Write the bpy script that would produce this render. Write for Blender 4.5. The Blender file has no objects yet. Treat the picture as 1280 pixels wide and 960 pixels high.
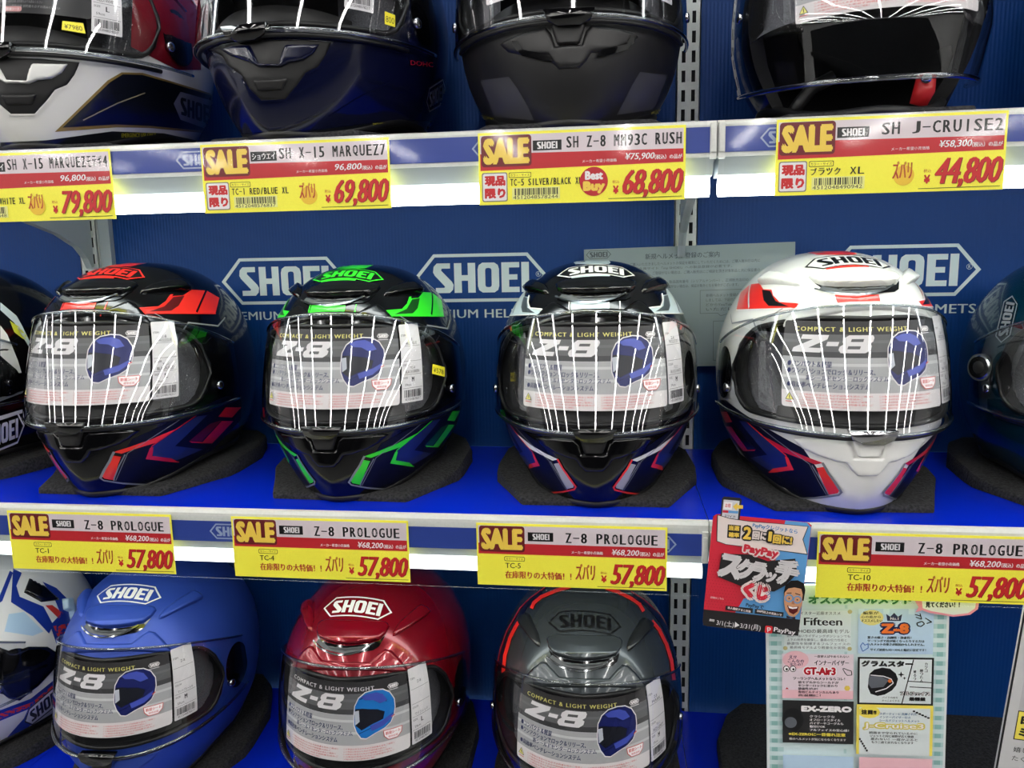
import bpy, bmesh, math, random
from mathutils import Vector, Matrix, noise
from mathutils.bvhtree import BVHTree
from mathutils.geometry import tessellate_polygon
random.seed(4)
SC = bpy.context.scene
COL = SC.collection
PI = math.pi

# ------------------------------------------------------------------ camera
CAM = Vector((-.0966, -1.1239, .2673)); YAW, PITCH, ROLL, FPX = .1344, -.1536, -.0188, 965.3
_f = Vector((-math.sin(YAW)*math.cos(PITCH), math.cos(YAW)*math.cos(PITCH), math.sin(PITCH)))
_r0 = Vector((math.cos(YAW), math.sin(YAW), 0)); _u0 = _r0.cross(_f)
RT = _r0*math.cos(ROLL)+_u0*math.sin(ROLL); UP = -_r0*math.sin(ROLL)+_u0*math.cos(ROLL); FW = _f
cd = bpy.data.cameras.new('camera'); cam = bpy.data.objects.new('camera', cd); COL.objects.link(cam)
cd.sensor_width = 36; cd.lens = 36*FPX/1280; cd.clip_start = .02
m3 = Matrix((RT, UP, -FW)).transposed(); cam.matrix_world = Matrix.Translation(CAM) @ m3.to_4x4()
SC.camera = cam
def ray(u, v): return (FW + RT*((u-640)/FPX) - UP*((v-480)/FPX))
def at(u, v, Y):                       # where the sight line of a measured point meets the plane y = Y
    d = ray(u, v); return CAM + d*((Y-CAM.y)/d.y)

# ------------------------------------------------------------------ world, exposure
w = bpy.data.worlds.new('world'); SC.world = w; w.use_nodes = True
w.node_tree.nodes['Background'].inputs[0].default_value = (.8, .9, 1, 1)
w.node_tree.nodes['Background'].inputs[1].default_value = .02
SC.view_settings.view_transform = 'Standard'; SC.view_settings.look = 'None'
SC.view_settings.exposure = 1.15; SC.view_settings.gamma = 1
SC.view_settings.use_curve_mapping = False
LED, CEIL = 6.5, 19.0                    # strength of the shelf tubes and of the ceiling tubes

# ------------------------------------------------------------------ materials
def lin(c):
    c = [x/255 for x in c]
    return tuple((x/12.92 if x <= .04045 else ((x+.055)/1.055)**2.4) for x in c)
_mats = {}
def mat(name, rgb=(128, 128, 128), rough=.5, metal=0, coat=0, spec=.5, emit=0, grain=0, gscale=300, bump=0):
    if name in _mats: return _mats[name]
    m = bpy.data.materials.new(name); m.use_nodes = True; _mats[name] = m
    nt = m.node_tree; b = nt.nodes['Principled BSDF']; c = lin(rgb)
    b.inputs['Base Color'].default_value = (*c, 1); b.inputs['Roughness'].default_value = rough
    b.inputs['Metallic'].default_value = metal; b.inputs['Coat Weight'].default_value = coat
    b.inputs['Coat Roughness'].default_value = .04; b.inputs['Specular IOR Level'].default_value = spec
    if emit:
        b.inputs['Emission Color'].default_value = (*c, 1); b.inputs['Emission Strength'].default_value = emit
    if grain or bump:
        tc = nt.nodes.new('ShaderNodeTexCoord'); n = nt.nodes.new('ShaderNodeTexNoise')
        n.inputs['Scale'].default_value = gscale; n.inputs['Detail'].default_value = 4
        nt.links.new(tc.outputs['Object'], n.inputs['Vector'])
        if grain:
            mp = nt.nodes.new('ShaderNodeMapRange'); mp.inputs[1].default_value = .3; mp.inputs[2].default_value = .7
            mp.inputs[3].default_value = 1-grain; mp.inputs[4].default_value = 1+grain
            mx = nt.nodes.new('ShaderNodeVectorMath'); mx.operation = 'SCALE'; mx.inputs[0].default_value = c
            nt.links.new(n.outputs['Fac'], mp.inputs[0]); nt.links.new(mp.outputs[0], mx.inputs['Scale'])
            nt.links.new(mx.outputs[0], b.inputs['Base Color'])
        if bump:
            bp = nt.nodes.new('ShaderNodeBump'); bp.inputs['Strength'].default_value = bump; bp.inputs['Distance'].default_value = .002
            nt.links.new(n.outputs['Fac'], bp.inputs['Height']); nt.links.new(bp.outputs[0], b.inputs['Normal'])
    return m
def clear(name, tint=(.93, .95, .96), k=1.6, base=.02, rough=.015):
    if name in _mats: return _mats[name]
    m = bpy.data.materials.new(name); m.use_nodes = True; _mats[name] = m
    nt = m.node_tree; nt.nodes.clear(); o = nt.nodes.new('ShaderNodeOutputMaterial')
    t = nt.nodes.new('ShaderNodeBsdfTransparent'); t.inputs[0].default_value = (*tint, 1)
    g = nt.nodes.new('ShaderNodeBsdfGlossy'); g.inputs['Roughness'].default_value = rough
    lw = nt.nodes.new('ShaderNodeLayerWeight'); lw.inputs[0].default_value = .5; pw = nt.nodes.new('ShaderNodeMath'); pw.operation = 'POWER'; pw.inputs[1].default_value = 5
    fr = nt.nodes.new('ShaderNodeMath'); fr.operation = 'MULTIPLY_ADD'; fr.inputs[1].default_value = .96; fr.inputs[2].default_value = .04
    nt.links.new(lw.outputs['Facing'], pw.inputs[0]); nt.links.new(pw.outputs[0], fr.inputs[0])
    ma = nt.nodes.new('ShaderNodeMath'); ma.operation = 'MULTIPLY_ADD'; ma.inputs[1].default_value = k; ma.inputs[2].default_value = base; ma.use_clamp = True
    mx = nt.nodes.new('ShaderNodeMixShader'); L = nt.links.new
    tc = nt.nodes.new('ShaderNodeTexCoord'); n = nt.nodes.new('ShaderNodeTexNoise'); n.inputs['Scale'].default_value = 22
    bp = nt.nodes.new('ShaderNodeBump'); bp.inputs['Strength'].default_value = .03; bp.inputs['Distance'].default_value = .002
    L(tc.outputs['Object'], n.inputs['Vector']); L(n.outputs['Fac'], bp.inputs['Height']); L(bp.outputs[0], g.inputs['Normal'])
    L(fr.outputs[0], ma.inputs[0]); L(ma.outputs[0], mx.inputs[0]); L(t.outputs[0], mx.inputs[1]); L(g.outputs[0], mx.inputs[2]); L(mx.outputs[0], o.inputs[0])
    return m
def emis(name, rgb, s):
    m = bpy.data.materials.new(name); m.use_nodes = True; _mats[name] = m
    nt = m.node_tree; nt.nodes.clear(); o = nt.nodes.new('ShaderNodeOutputMaterial'); e = nt.nodes.new('ShaderNodeEmission')
    e.inputs[0].default_value = (*rgb, 1); e.inputs[1].default_value = s; nt.links.new(e.outputs[0], o.inputs[0]); return m
def corrugated():
    m = mat('blue_corrugated_panel', (4, 60, 128), .5, spec=.25); nt = m.node_tree; b = nt.nodes['Principled BSDF']
    tc = nt.nodes.new('ShaderNodeTexCoord'); wv = nt.nodes.new('ShaderNodeTexWave'); wv.inputs['Scale'].default_value = 63
    wv.bands_direction = 'X'; bp = nt.nodes.new('ShaderNodeBump'); bp.inputs['Strength'].default_value = .25; bp.inputs['Distance'].default_value = .0008
    nt.links.new(tc.outputs['Object'], wv.inputs['Vector']); nt.links.new(wv.outputs['Fac'], bp.inputs['Height']); nt.links.new(bp.outputs[0], b.inputs['Normal'])
    return m
BLK = mat('print_black', (18, 18, 20), .4); WHT = mat('print_white', (236, 232, 234), .4)
M_panel = corrugated()
M_steel = mat('white_enamelled_steel', (206, 208, 204), .35, grain=.04)
M_slot = mat('slot_shade_dark', (12, 12, 14), .9)
M_shelf = mat('blue_shelf_mat', (6, 42, 204), .25)
M_under = mat('grey_steel', (170, 178, 182), .45)
M_strip = mat('blue_rail_strip', (44, 66, 148), .4)
M_rail = clear('clear_rail_plastic', (.985, .99, .99), .55, .0, .06)
M_foam = mat('black_felt_foam', (38, 38, 40), .95, grain=.9, gscale=330, bump=1)
M_vis = clear('clear_visor', (.94, .95, .96), 2.0, .03)
M_visedge = clear('visor_edge_plastic', (.62, .66, .68), 3.0, .10, .05)
M_liner = mat('black_liner_fabric', (16, 16, 18), .9, grain=.3, gscale=500)
M_pad = mat('grey_mesh_fabric', (92, 92, 98), .9, grain=.5, gscale=900, bump=.6)
M_rub = mat('black_rubber', (14, 14, 16), .45)
M_mblk = mat('matte_black_plastic', (24, 24, 26), .5)
M_gblk = mat('gloss_black_plastic', (6, 6, 8), .12, coat=.6)
M_chrome = mat('bright_metal', (205, 205, 208), .18, metal=1)
M_grill = mat('grey_grille', (70, 74, 78), .4)
M_wall = mat('store_wall', (196, 198, 200), .8)
M_ceil = mat('dark_open_ceiling', (70, 70, 72), .9); M_floor = mat('grey_store_floor', (150, 150, 148), .5, grain=.05, gscale=4)
M_led = emis('led_tube', (.93, 1, .985), LED)
M_led2 = emis('led_tube_dim', (.93, 1, .985), LED*.45)
M_lamp = emis('ceiling_tube', (1, .97, .92), CEIL)

# ------------------------------------------------------------------ object helpers
def tag(o, label=None, cat=None, group=None, kind=None):
    for k, v in (('label', label), ('category', cat), ('group', group), ('kind', kind)):
        if v: o[k] = v
    return o
def link(name, me, parent=None):
    o = bpy.data.objects.new(name, me); COL.objects.link(o)
    if parent: o.parent = parent
    return o
def empty(name, loc, rz=0, s=1, rx=0, ry=0):
    o = bpy.data.objects.new(name, None); COL.objects.link(o); o.empty_display_size = .05
    o.location = loc; o.rotation_euler = (rx, ry, rz); o.scale = (s, s, s); return o
def mk(name, vs, fs, mats, smooth=False, mi=None, parent=None, ang=None):
    me = bpy.data.meshes.new(name); me.from_pydata([tuple(v) for v in vs], [], fs)
    for m in (mats if isinstance(mats, (list, tuple)) else [mats]): me.materials.append(m)
    if mi: me.polygons.foreach_set('material_index', mi)
    if smooth or ang:
        me.polygons.foreach_set('use_smooth', [True]*len(me.polygons))
        if ang: me.set_sharp_from_angle(angle=math.radians(ang))
    me.update(); return link(name, me, parent) if parent is not False else me
class MB:
    def __init__(s): s.v = []; s.f = []; s.m = []
    def box(s, x0, x1, y0, y1, z0, z1, mi=0):
        n = len(s.v); s.v += [(x, y, z) for z in (z0, z1) for y in (y0, y1) for x in (x0, x1)]
        s.f += [tuple(n+i for i in q) for q in ((0, 2, 3, 1), (4, 5, 7, 6), (0, 1, 5, 4), (2, 6, 7, 3), (0, 4, 6, 2), (1, 3, 7, 5))]; s.m += [mi]*6; return s
    def prism(s, poly, a, b, axis='z', mi=0):
        n = len(s.v); k = len(poly)
        for t in (a, b):
            for p in poly: s.v.append((p[0], p[1], t) if axis == 'z' else (t, p[0], p[1]) if axis == 'x' else (p[0], t, p[1]))
        s.f += [tuple(n+i for i in range(k))[::-1], tuple(n+k+i for i in range(k))]
        s.f += [(n+i, n+(i+1) % k, n+k+(i+1) % k, n+k+i) for i in range(k)]; s.m += [mi]*(k+2); return s
    def tube(s, pts, r, seg=10, closed=False, mi=0):
        pts = [Vector(p) for p in pts]; n0 = len(s.v); N = len(pts)
        for i, p in enumerate(pts):
            a = pts[(i-1) % N] if (closed or i) else p; b = pts[(i+1) % N] if (closed or i < N-1) else p
            t = (b-a).normalized(); q = Vector((0, 0, 1)) if abs(t.z) < .9 else Vector((1, 0, 0)); e1 = t.cross(q).normalized(); e2 = t.cross(e1)
            rr = r[i] if isinstance(r, (list, tuple)) else r
            s.v += [tuple(p+e1*math.cos(2*PI*j/seg)*rr+e2*math.sin(2*PI*j/seg)*rr) for j in range(seg)]
        for i in range(N if closed else N-1):
            for j in range(seg):
                a = n0+i*seg+j; b = n0+i*seg+(j+1) % seg; c = n0+((i+1) % N)*seg; s.f.append((a, b, c+(j+1) % seg, c+j)); s.m.append(mi)
        if not closed:
            s.f += [tuple(n0+j for j in range(seg))[::-1], tuple(n0+(N-1)*seg+j for j in range(seg))]; s.m += [mi, mi]
        return s
    def build(s, name, mats, parent=None, smooth=False, ang=None):
        return mk(name, s.v, s.f, mats, smooth, s.m, parent, ang)
def bev(o, w=.001, n=2):
    m = o.modifiers.new('bevel', 'BEVEL'); m.width = w; m.segments = n; m.limit_method = 'ANGLE'; return o

# ------------------------------------------------------------------ flat print: lettering and shapes in a plane
_tc = {}
def glyphs(s, off=0, shear=0, sp=1):
    k = (s, off, shear, sp)
    if k in _tc: return _tc[k]
    c = bpy.data.curves.new('t', 'FONT'); c.body = s; c.size = 1; c.resolution_u = 2; c.offset = off; c.shear = shear; c.space_character = sp
    o = bpy.data.objects.new('t', c); COL.objects.link(o); bpy.context.view_layer.update()
    dg = bpy.context.evaluated_depsgraph_get(); e = o.evaluated_get(dg); me = e.to_mesh()
    vs = [(v.co.x, v.co.y) for v in me.vertices]; fs = [tuple(p.vertices) for p in me.polygons]; e.to_mesh_clear()
    bpy.data.objects.remove(o); bpy.data.curves.remove(c)
    x0 = min(v[0] for v in vs); x1 = max(v[0] for v in vs); y0 = min(v[1] for v in vs); y1 = max(v[1] for v in vs)
    _tc[k] = ([((x-x0)/(x1-x0), (y-y0)/(y1-y0)) for x, y in vs], fs, (x1-x0)/(y1-y0)); return _tc[k]
def tess(poly):
    t = tessellate_polygon([[Vector((p[0], p[1], 0)) for p in poly]]); return [tuple(x) for x in t]
def gridcut(poly, step):
    bm = bmesh.new(); vs = [bm.verts.new((p[0], p[1], 0)) for p in poly]
    for t in tess(poly):
        try: bm.faces.new([vs[i] for i in t])
        except ValueError: pass
    xs = [p[0] for p in poly]; ys = [p[1] for p in poly]
    for ax, a, b in ((0, min(xs), max(xs)), (1, min(ys), max(ys))):
        n = int((b-a)/step)
        for i in range(1, n+1):
            co = [0, 0, 0]; co[ax] = a+(b-a)*i/(n+1); no = [0, 0, 0]; no[ax] = 1
            bmesh.ops.bisect_plane(bm, geom=bm.verts[:]+bm.edges[:]+bm.faces[:], plane_co=co, plane_no=no, dist=1e-7)
    bm.verts.index_update(); r = [(v.co.x, v.co.y) for v in bm.verts], [tuple(v.index for v in f.verts) for f in bm.faces]; bm.free(); return r
_S = [(22, 37), (22, 30.5), (11, 30.5), (10.5, 28), (24, 14), (26, 10), (25, 4), (21, 0), (3, 0), (3, 6.5), (14, 6.5), (15, 8), (2, 22), (0, 26), (1, 33), (5, 37)]
_H = [(27, 0), (27, 37), (36.5, 37), (36.5, 22), (44.5, 22), (44.5, 37), (54, 37), (54, 0), (44.5, 0), (44.5, 15), (36.5, 15), (36.5, 0)]
_O1 = [(70.5, 0), (63, 0), (58.5, 3), (57, 8), (57, 29), (58.5, 34), (63, 37), (70.5, 37), (70.5, 30.5), (67.5, 30), (66.5, 28), (66.5, 9), (67.5, 7), (70.5, 6.5)]
_O2 = [(141-x, y) for x, y in _O1]
_E = [(87, 0), (87, 37), (109.5, 37), (109.5, 30.5), (96.5, 30.5), (96.5, 22), (107, 22), (107, 15.5), (96.5, 15.5), (96.5, 6.5), (109.5, 6.5), (109.5, 0)]
_I = [(112, 0), (112, 37), (121.5, 37), (121.5, 0)]
class Print:
    """y runs down, units of the sheet; k = metres per unit"""
    def __init__(s, k=.001): s.k = k; s.v = []; s.f = []; s.mi = []; s.mats = []; s.lv = 0
    def _m(s, m):
        if m not in s.mats: s.mats.append(m)
        return s.mats.index(m)
    def add(s, vs, fs, m):
        s.lv += 1; n = len(s.v); s.v += [(x, y, s.lv) for x, y in vs]; s.f += [tuple(n+i for i in f) for f in fs]; s.mi += [s._m(m)]*len(fs)
    def poly(s, pts, m, step=None):
        if step or s.step: s.add(*gridcut(pts, step or s.step), m)
        else: s.add(pts, tess(pts), m)
    step = None; big = False
    def rect(s, x0, y0, x1, y1, m): s.poly([(x0, y0), (x1, y0), (x1, y1), (x0, y1)], m)
    def rr(s, x0, y0, x1, y1, m, r=2):
        r = min(r, (x1-x0)/2, (y1-y0)/2); p = []
        for cx, cy, a in ((x1-r, y0+r, -90), (x1-r, y1-r, 0), (x0+r, y1-r, 90), (x0+r, y0+r, 180)):
            p += [(cx+r*math.cos(math.radians(a+t)), cy+r*math.sin(math.radians(a+t))) for t in (0, 30, 60, 90)]
        s.poly(p, m)
    def ell(s, cx, cy, rx, ry, m, n=28): s.poly([(cx+rx*math.cos(2*PI*i/n), cy+ry*math.sin(2*PI*i/n)) for i in range(n)], m)
    def line(s, x0, y0, x1, y1, t, m):
        d = math.hypot(x1-x0, y1-y0); a, b = -(y1-y0)/d*t/2, (x1-x0)/d*t/2
        s.poly([(x0+a, y0+b), (x1+a, y1+b), (x1-a, y1-b), (x0-a, y0-b)], m)
    def path(s, pts, t, m, close=False):
        for a, b in zip(pts, pts[1:]+(pts[:1] if close else [])): s.line(*a, *b, t, m)
    def text(s, t, x0, y0, x1, y1, m, off=0, shear=0, sp=1, fit=True, rot=0):
        vs, fs, asp = glyphs(t, 0, shear, sp)
        if not fit: x1 = x0+asp*(y1-y0)
        h = abs(y1-y0); b_ = off/.72*h if h > 3.2 or s.big else 0      # bold strokes: shifted copies of the glyphs
        if b_ <= 0: sh = [(0, 0)]
        elif off < .035: sh = [(-b_, 0), (b_, 0)]
        else: nn = 6 if off < .09 else 12; sh = [(b_*math.cos(2*PI*i/nn), b_*math.sin(2*PI*i/nn)) for i in range(nn)]
        b_ = min(b_, (x1-x0)*.2, h*.2); X0, X1, Y0, Y1 = x0+b_, x1-b_, y0+(b_ if off >= .035 else 0), y1-(b_ if off >= .035 else 0)
        cx, cy = (x0+x1)/2, (y0+y1)/2; c, d = math.cos(rot), math.sin(rot)
        for dx, dy in sh:
            o = []
            for a, b in vs:
                x = X0+a*(X1-X0)+dx-cx; y = Y1-b*(Y1-Y0)+dy-cy; o.append((cx+x*c-y*d, cy+x*d+y*c))
            s.add(o, fs, m)
    def mono(s, t, x0, y0, x1, y1, m, off=.02):
        cw = (x1-x0)/len(t)
        for i, ch in enumerate(t):
            if ch in ' 　': continue
            asp = glyphs(ch, 0, 0, 1)[2]; h = y1-y0
            if ch == '-': s.rect(x0+(i+.1)*cw, (y0+y1)/2-h*.05, x0+(i+.9)*cw, (y0+y1)/2+h*.05, m); continue
            g = min(cw*.8, asp*h*1.0) if ch in 'I1/,' else cw*.8; c = x0+(i+.5)*cw
            s.text(ch, c-g/2, y0, c+g/2, y1, m, off=off)
    def badge(s, x0, y0, x1, y1, m, mt=None, ring=True, th=4.2, fill=None):
        W, H = 171, 60; out = [(0, 30), (26, 60), (145, 60), (171, 30), (145, 0), (26, 0)]
        f = lambda p: (x0+p[0]/W*(x1-x0), y1-p[1]/H*(y1-y0))
        if fill: s.poly([f(p) for p in out], fill)
        if ring:
            inn = [(th*1.4, 30), (26+th*.45, 60-th), (145-th*.45, 60-th), (171-th*1.4, 30), (145-th*.45, th), (26+th*.45, th)]
            for i in range(6): j = (i+1) % 6; s.poly([f(out[i]), f(out[j]), f(inn[j]), f(inn[i])], m); s.lv -= 1
            s.lv += 1
        for L in (_S, _H, _O1, _O2, _E, _I): s.poly([f((25+x, 11.5+y)) for x, y in L], mt or m); s.lv -= 1
        s.lv += 1
    def word(s, x0, y0, x1, y1, m):
        for L in (_S, _H, _O1, _O2, _E, _I): s.poly([(x0+x/121.5*(x1-x0), y1-y/37*(y1-y0)) for x, y in L], m); s.lv -= 1
        s.lv += 1
    def bars(s, x0, y0, x1, y1, m, n=34, seed=1):
        rnd = random.Random(seed); x = x0; wu = (x1-x0)/n/1.6
        while x < x1:
            a = wu*rnd.choice((.6, 1, 1.7)); s.add([(x, y0), (min(x+a, x1), y0), (min(x+a, x1), y1), (x, y1)], [(0, 1, 2, 3)], m); s.lv -= 1; x += a+wu*rnd.choice((.6, .9, 1.4))
        s.lv += 1
    def build(s, name, parent=None, fn=None, W=None, H=None, thick=0, eps=.000016, smooth=False):
        """flat in xz facing -y, origin at top left; fn(x, y, lift) for curved surfaces"""
        if fn: vs = [fn(x, y, l*eps) for x, y, l in s.v]
        else: vs = [(x*s.k, -thick-l*eps, -y*s.k) for x, y, l in s.v]
        fs, mi = list(s.f), list(s.mi)
        if thick and not fn:
            n = len(vs); a, b = W*s.k, -H*s.k; vs += [(x, y, z) for z in (b, 0) for y in (-thick, 0) for x in (0, a)]
            fs += [tuple(n+i for i in q) for q in ((0, 2, 3, 1), (4, 5, 7, 6), (0, 1, 5, 4), (2, 6, 7, 3), (0, 4, 6, 2), (1, 3, 7, 5))]; mi += [0]*6
        return mk(name, vs, fs, s.mats, smooth, mi, parent)

# ------------------------------------------------------------------ the setting
YF = -.3365                                   # front plane of the shelves
def room():
    tag(MB().box(-12, 12, -16, 1.2, -1.30, -1.25).build('floor', M_floor), kind='structure')
    tag(MB().box(-12, 12, -16, 1.2, 2.3, 2.35).build('ceiling', M_ceil), kind='structure')
    tag(MB().box(-12, 12, -16.1, -16, -1.25, 2.3).build('wall_front', M_wall), kind='structure')
    tag(MB().box(-12.1, -12, -16, 1.2, -1.25, 2.3).build('wall_left', M_wall), kind='structure')
    tag(MB().box(12, 12.1, -16, 1.2, -1.25, 2.3).build('wall_right', M_wall), kind='structure')
    for i in range(11):
        x = -9.7+i*1.95; m = MB()
        for j in range(10): y = -1.2-j*1.45; m.box(x-.041, x+.041, y-1.4, y, 2.262, 2.285)
        m2 = MB().box(x-.09, x+.09, -15.7, -1.1, 2.285, 2.3)
        o = m2.build('ceiling_light', M_under); tag(o, 'long white fluorescent batten on the dark ceiling above the aisle', 'ceiling light', 'ceiling battens over the aisle')
        m.build('tube', M_lamp, o)
room()
def opposite():  # unseen gondola, added to keep low light out of the shelf bays
    t = empty('light_block_gondola', (0, -2.75, -1.25)); tag(t, 'unseen tall dark gondola added behind the camera to block low light from the aisle', 'gondola')
    o = MB().box(-7, 7, -.45, 0, 0, 1.95).build('gondola_body', mat('gondola_dark', (74, 76, 80), .6), t)
    for z in (.45, .85, 1.25, 1.65): MB().box(-7, 7, 0, .3, z, z+.03).build('gondola_shelf', mat('gondola_dark'), t)
opposite()

def logo_part(parent, x0, z1, wid):
    p = Print(.001); g = mat('pale_grey_print', (214, 226, 228), .45); W = wid*1000
    p.badge(0, 0, W, W*.35, g, th=4.0); p.path([(W*.925+W*.018*math.cos(t*PI/6), W*.155+W*.018*math.sin(t*PI/6)) for t in range(12)], .45, g, True); p.text('R', W*.918, W*.145, W*.933, W*.166, g)
    p.text('PREMIUM HELMETS', W*.01, W*.405, W*.985, W*.468, g, off=.02, sp=1.05)
    o = p.build('printed_logo', parent); o.location = (x0, -.0003, z1); return o
M_post = M_steel
for i, (x0, x1) in enumerate(((-1.8, -.9), (-.9, 0), (0, .9))):
    o = MB().box(x0+.001, x1-.001, 0, .005, -1.25, 1.3).build('back_panel', M_panel)
    tag(o, ['blue ribbed back panel at far left beyond the left upright post', 'blue ribbed back panel behind the left and middle helmets', 'blue ribbed back panel to the right of the slotted post'][i], 'panel', 'blue back panels')
    if i == 1:
        for x in (-.694, -.392): logo_part(o, x, .284, .2)
    if i == 2: logo_part(o, .191, .284, .2)
def post(x, label):
    W = .031; m = MB(); xs = [0, .0065, .0115, .0195, .0245, W]; n = 102; z = -1.25
    sl = []
    for k in range(n):
        za, zb = z+.005, z+.02
        for a, b in zip(xs, xs[1:]):
            m.v += [(x-W/2+a, -.014, z), (x-W/2+b, -.014, z), (x-W/2+b, -.014, za), (x-W/2+a, -.014, za)]; q = len(m.v)-4; m.f.append((q, q+1, q+2, q+3)); m.m.append(0)
            m.v += [(x-W/2+a, -.014, zb), (x-W/2+b, -.014, zb), (x-W/2+b, -.014, z+.025), (x-W/2+a, -.014, z+.025)]; q = len(m.v)-4; m.f.append((q, q+1, q+2, q+3)); m.m.append(0)
        for a, b in ((xs[0], xs[1]), (xs[2], xs[3]), (xs[4], xs[5])):
            m.v += [(x-W/2+a, -.014, za), (x-W/2+b, -.014, za), (x-W/2+b, -.014, zb), (x-W/2+a, -.014, zb)]; q = len(m.v)-4; m.f.append((q, q+1, q+2, q+3)); m.m.append(0)
        z += .025
    m.box(x-W/2, x-W/2+.0015, -.014, 0, -1.25, 1.3); m.box(x+W/2-.0015, x+W/2, -.014, 0, -1.25, 1.3)
    o = m.build('upright_post', M_post); tag(o, label, 'post', 'slotted upright posts')
    MB().box(x-W/2+.002, x+W/2-.002, -.010, -.009, -1.25, 1.3).build('slot_shade', M_slot, o); return o  # dark sheet stands in for the shade inside the hollow post
post(-.9, 'white slotted upright post above the black and red helmet at left')
post(0, 'white slotted upright post in the middle, behind the grey notice')
post(.9, 'white slotted upright post beyond the right edge')
o = MB().box(-.884, -.866, -.010, -.0002, -1.25, 1.3).build('cover_strip', M_under); tag(o, 'plain grey cover strip beside the left slotted post', 'strip')
BAYS = ((-1.8, -.9), (-.9, 0), (0, .9))
where = {.8: 'topmost', .4: 'upper', 0.: 'middle', -.409: 'lower'}
side = ['far left', 'left', 'right']
for zt in (.8, .4, 0., -.409):
    for i, (x0, x1) in enumerate(BAYS):
        a, b = x0+.0004, x1-.0004; wn = where[zt]+' '+side[i]
        t = empty('shelf', ((x0+x1)/2, 0, zt)); tag(t, 'blue topped steel shelf with white front lip, '+wn+' one', 'shelf', 'display shelves')
        f = MB(); f.box(a, b, YF+.004, -.016, zt-.0012, zt); q = f.build('shelf_mat', M_shelf, None); q.parent = t; q.matrix_parent_inverse = Matrix.Translation(-t.location)
        f = MB(); f.prism([(YF, zt-.034), (YF, zt-.004), (YF+.002, zt), (YF+.006, zt+.0006), (YF+.009, zt-.0012), (YF+.009, zt-.034)], a, b, 'x')
        q = f.build('front_lip', M_steel); q.parent = t; q.matrix_parent_inverse = Matrix.Translation(-t.location)
        f = MB(); f.box(a, b, YF+.009, -.018, zt-.006, zt-.0014); f.prism([(YF+.002, zt-.034), (YF+.009, zt-.034), (YF+.05, zt-.034), (YF+.045, zt-.050), (YF+.012, zt-.050)], a+.002, b-.002, 'x')
        q = f.build('shelf_body', M_under); q.parent = t; q.matrix_parent_inverse = Matrix.Translation(-t.location)
        f = MB(); f.tube([(a+.004, YF+.022, zt-.0605), (b-.004, YF+.022, zt-.0605)], .0095, 14)
        q = f.build('led_tube', M_led if zt > .1 else M_led2, None, True); q.parent = t; q.matrix_parent_inverse = Matrix.Translation(-t.location)
        # the rail that holds the tickets
        r = empty('price_rail', ((x0+x1)/2, YF, zt)); tag(r, 'clear plastic ticket rail with blue strip on the '+wn+' shelf edge', 'ticket rail', 'ticket rails on the shelf edges')
        inv = Matrix.Translation(-r.location); e0, e1 = a+.006, b-.006
        dz = -.002 if zt > .1 else -.009
        p = Print(.001); p.rect(0, 0, (e1-e0)*1000, 24, M_strip); g = mat('pale_strip_print', (150, 164, 196), .45)
        if zt > .1: bx = [at(220, 200, YF).x-.0, at(590, 192, YF).x] if i == 1 else ([at(950, 171, YF).x, at(950, 171, YF).x+.335] if i == 2 else [])
        else: bx = [at(262, 660, YF).x, at(846, 670, YF).x-.052] if i == 1 else []
        for X in bx: p.badge((X-e0)*1000, 3, (X-e0)*1000+52, 21, g, th=5)
        q = p.build('blue_strip'); q.location = (e0, YF-.0006, zt+dz-.004); q.parent = r; q.matrix_parent_inverse = inv
        f = MB(); zb = zt-.078 if zt > .1 else zt-.079; yy = YF-.0052
        f.prism([(yy, zb), (yy+.0009, zb), (yy+.0009, zt+dz), (YF-.001, zt+dz+.0012), (YF-.001, zt+dz+.002), (yy, zt+dz+.0012)], e0, e1-.004, 'x')
        q = f.build('clear_flap', M_rail); q.parent = r; q.matrix_parent_inverse = inv
        for xx in (a+.0005, b-.0065):                # white end clips
            f = MB(); f.box(xx, xx+.006, YF-.005, YF, zt+dz-.034, zt+dz-.001); f.box(xx+.001, xx+.005, YF-.007, YF-.005, zt+dz-.028, zt+dz-.006)
            q = f.build('end_clip', M_steel); q.parent = r; q.matrix_parent_inverse = inv
    for x in (-.9, 0., .9):
        for s in (-1, 1):
            if x == 0 and s == 1 or abs(x) == .9 and s*x > 0: continue
            X = x+s*.007; f = MB()
            poly = [(-.016, zt-.007), (-.016, zt-.125), (-.026, zt-.127), (-.034, zt-.112), (-.052, zt-.095), (-.09, zt-.078), (-.19, zt-.052), (-.27, zt-.042), (-.285, zt-.007)]
            f.prism(poly, X-.0012, X+.0012, 'x')
            for p0, p1 in zip(poly[2:-1], poly[3:]):
                f.prism([p0, p1, (p1[0], p1[1]+.0015), (p0[0], p0[1]+.0015)], X-.005, X+.005, 'x')
            o = f.build('shelf_bracket', M_under); tag(o, 'grey curved steel bracket under the %s shelf at the %s post' % (where[zt], {-.9: 'left', 0.: 'middle', .9: 'far right'}[x]), 'bracket', 'shelf brackets')

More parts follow.
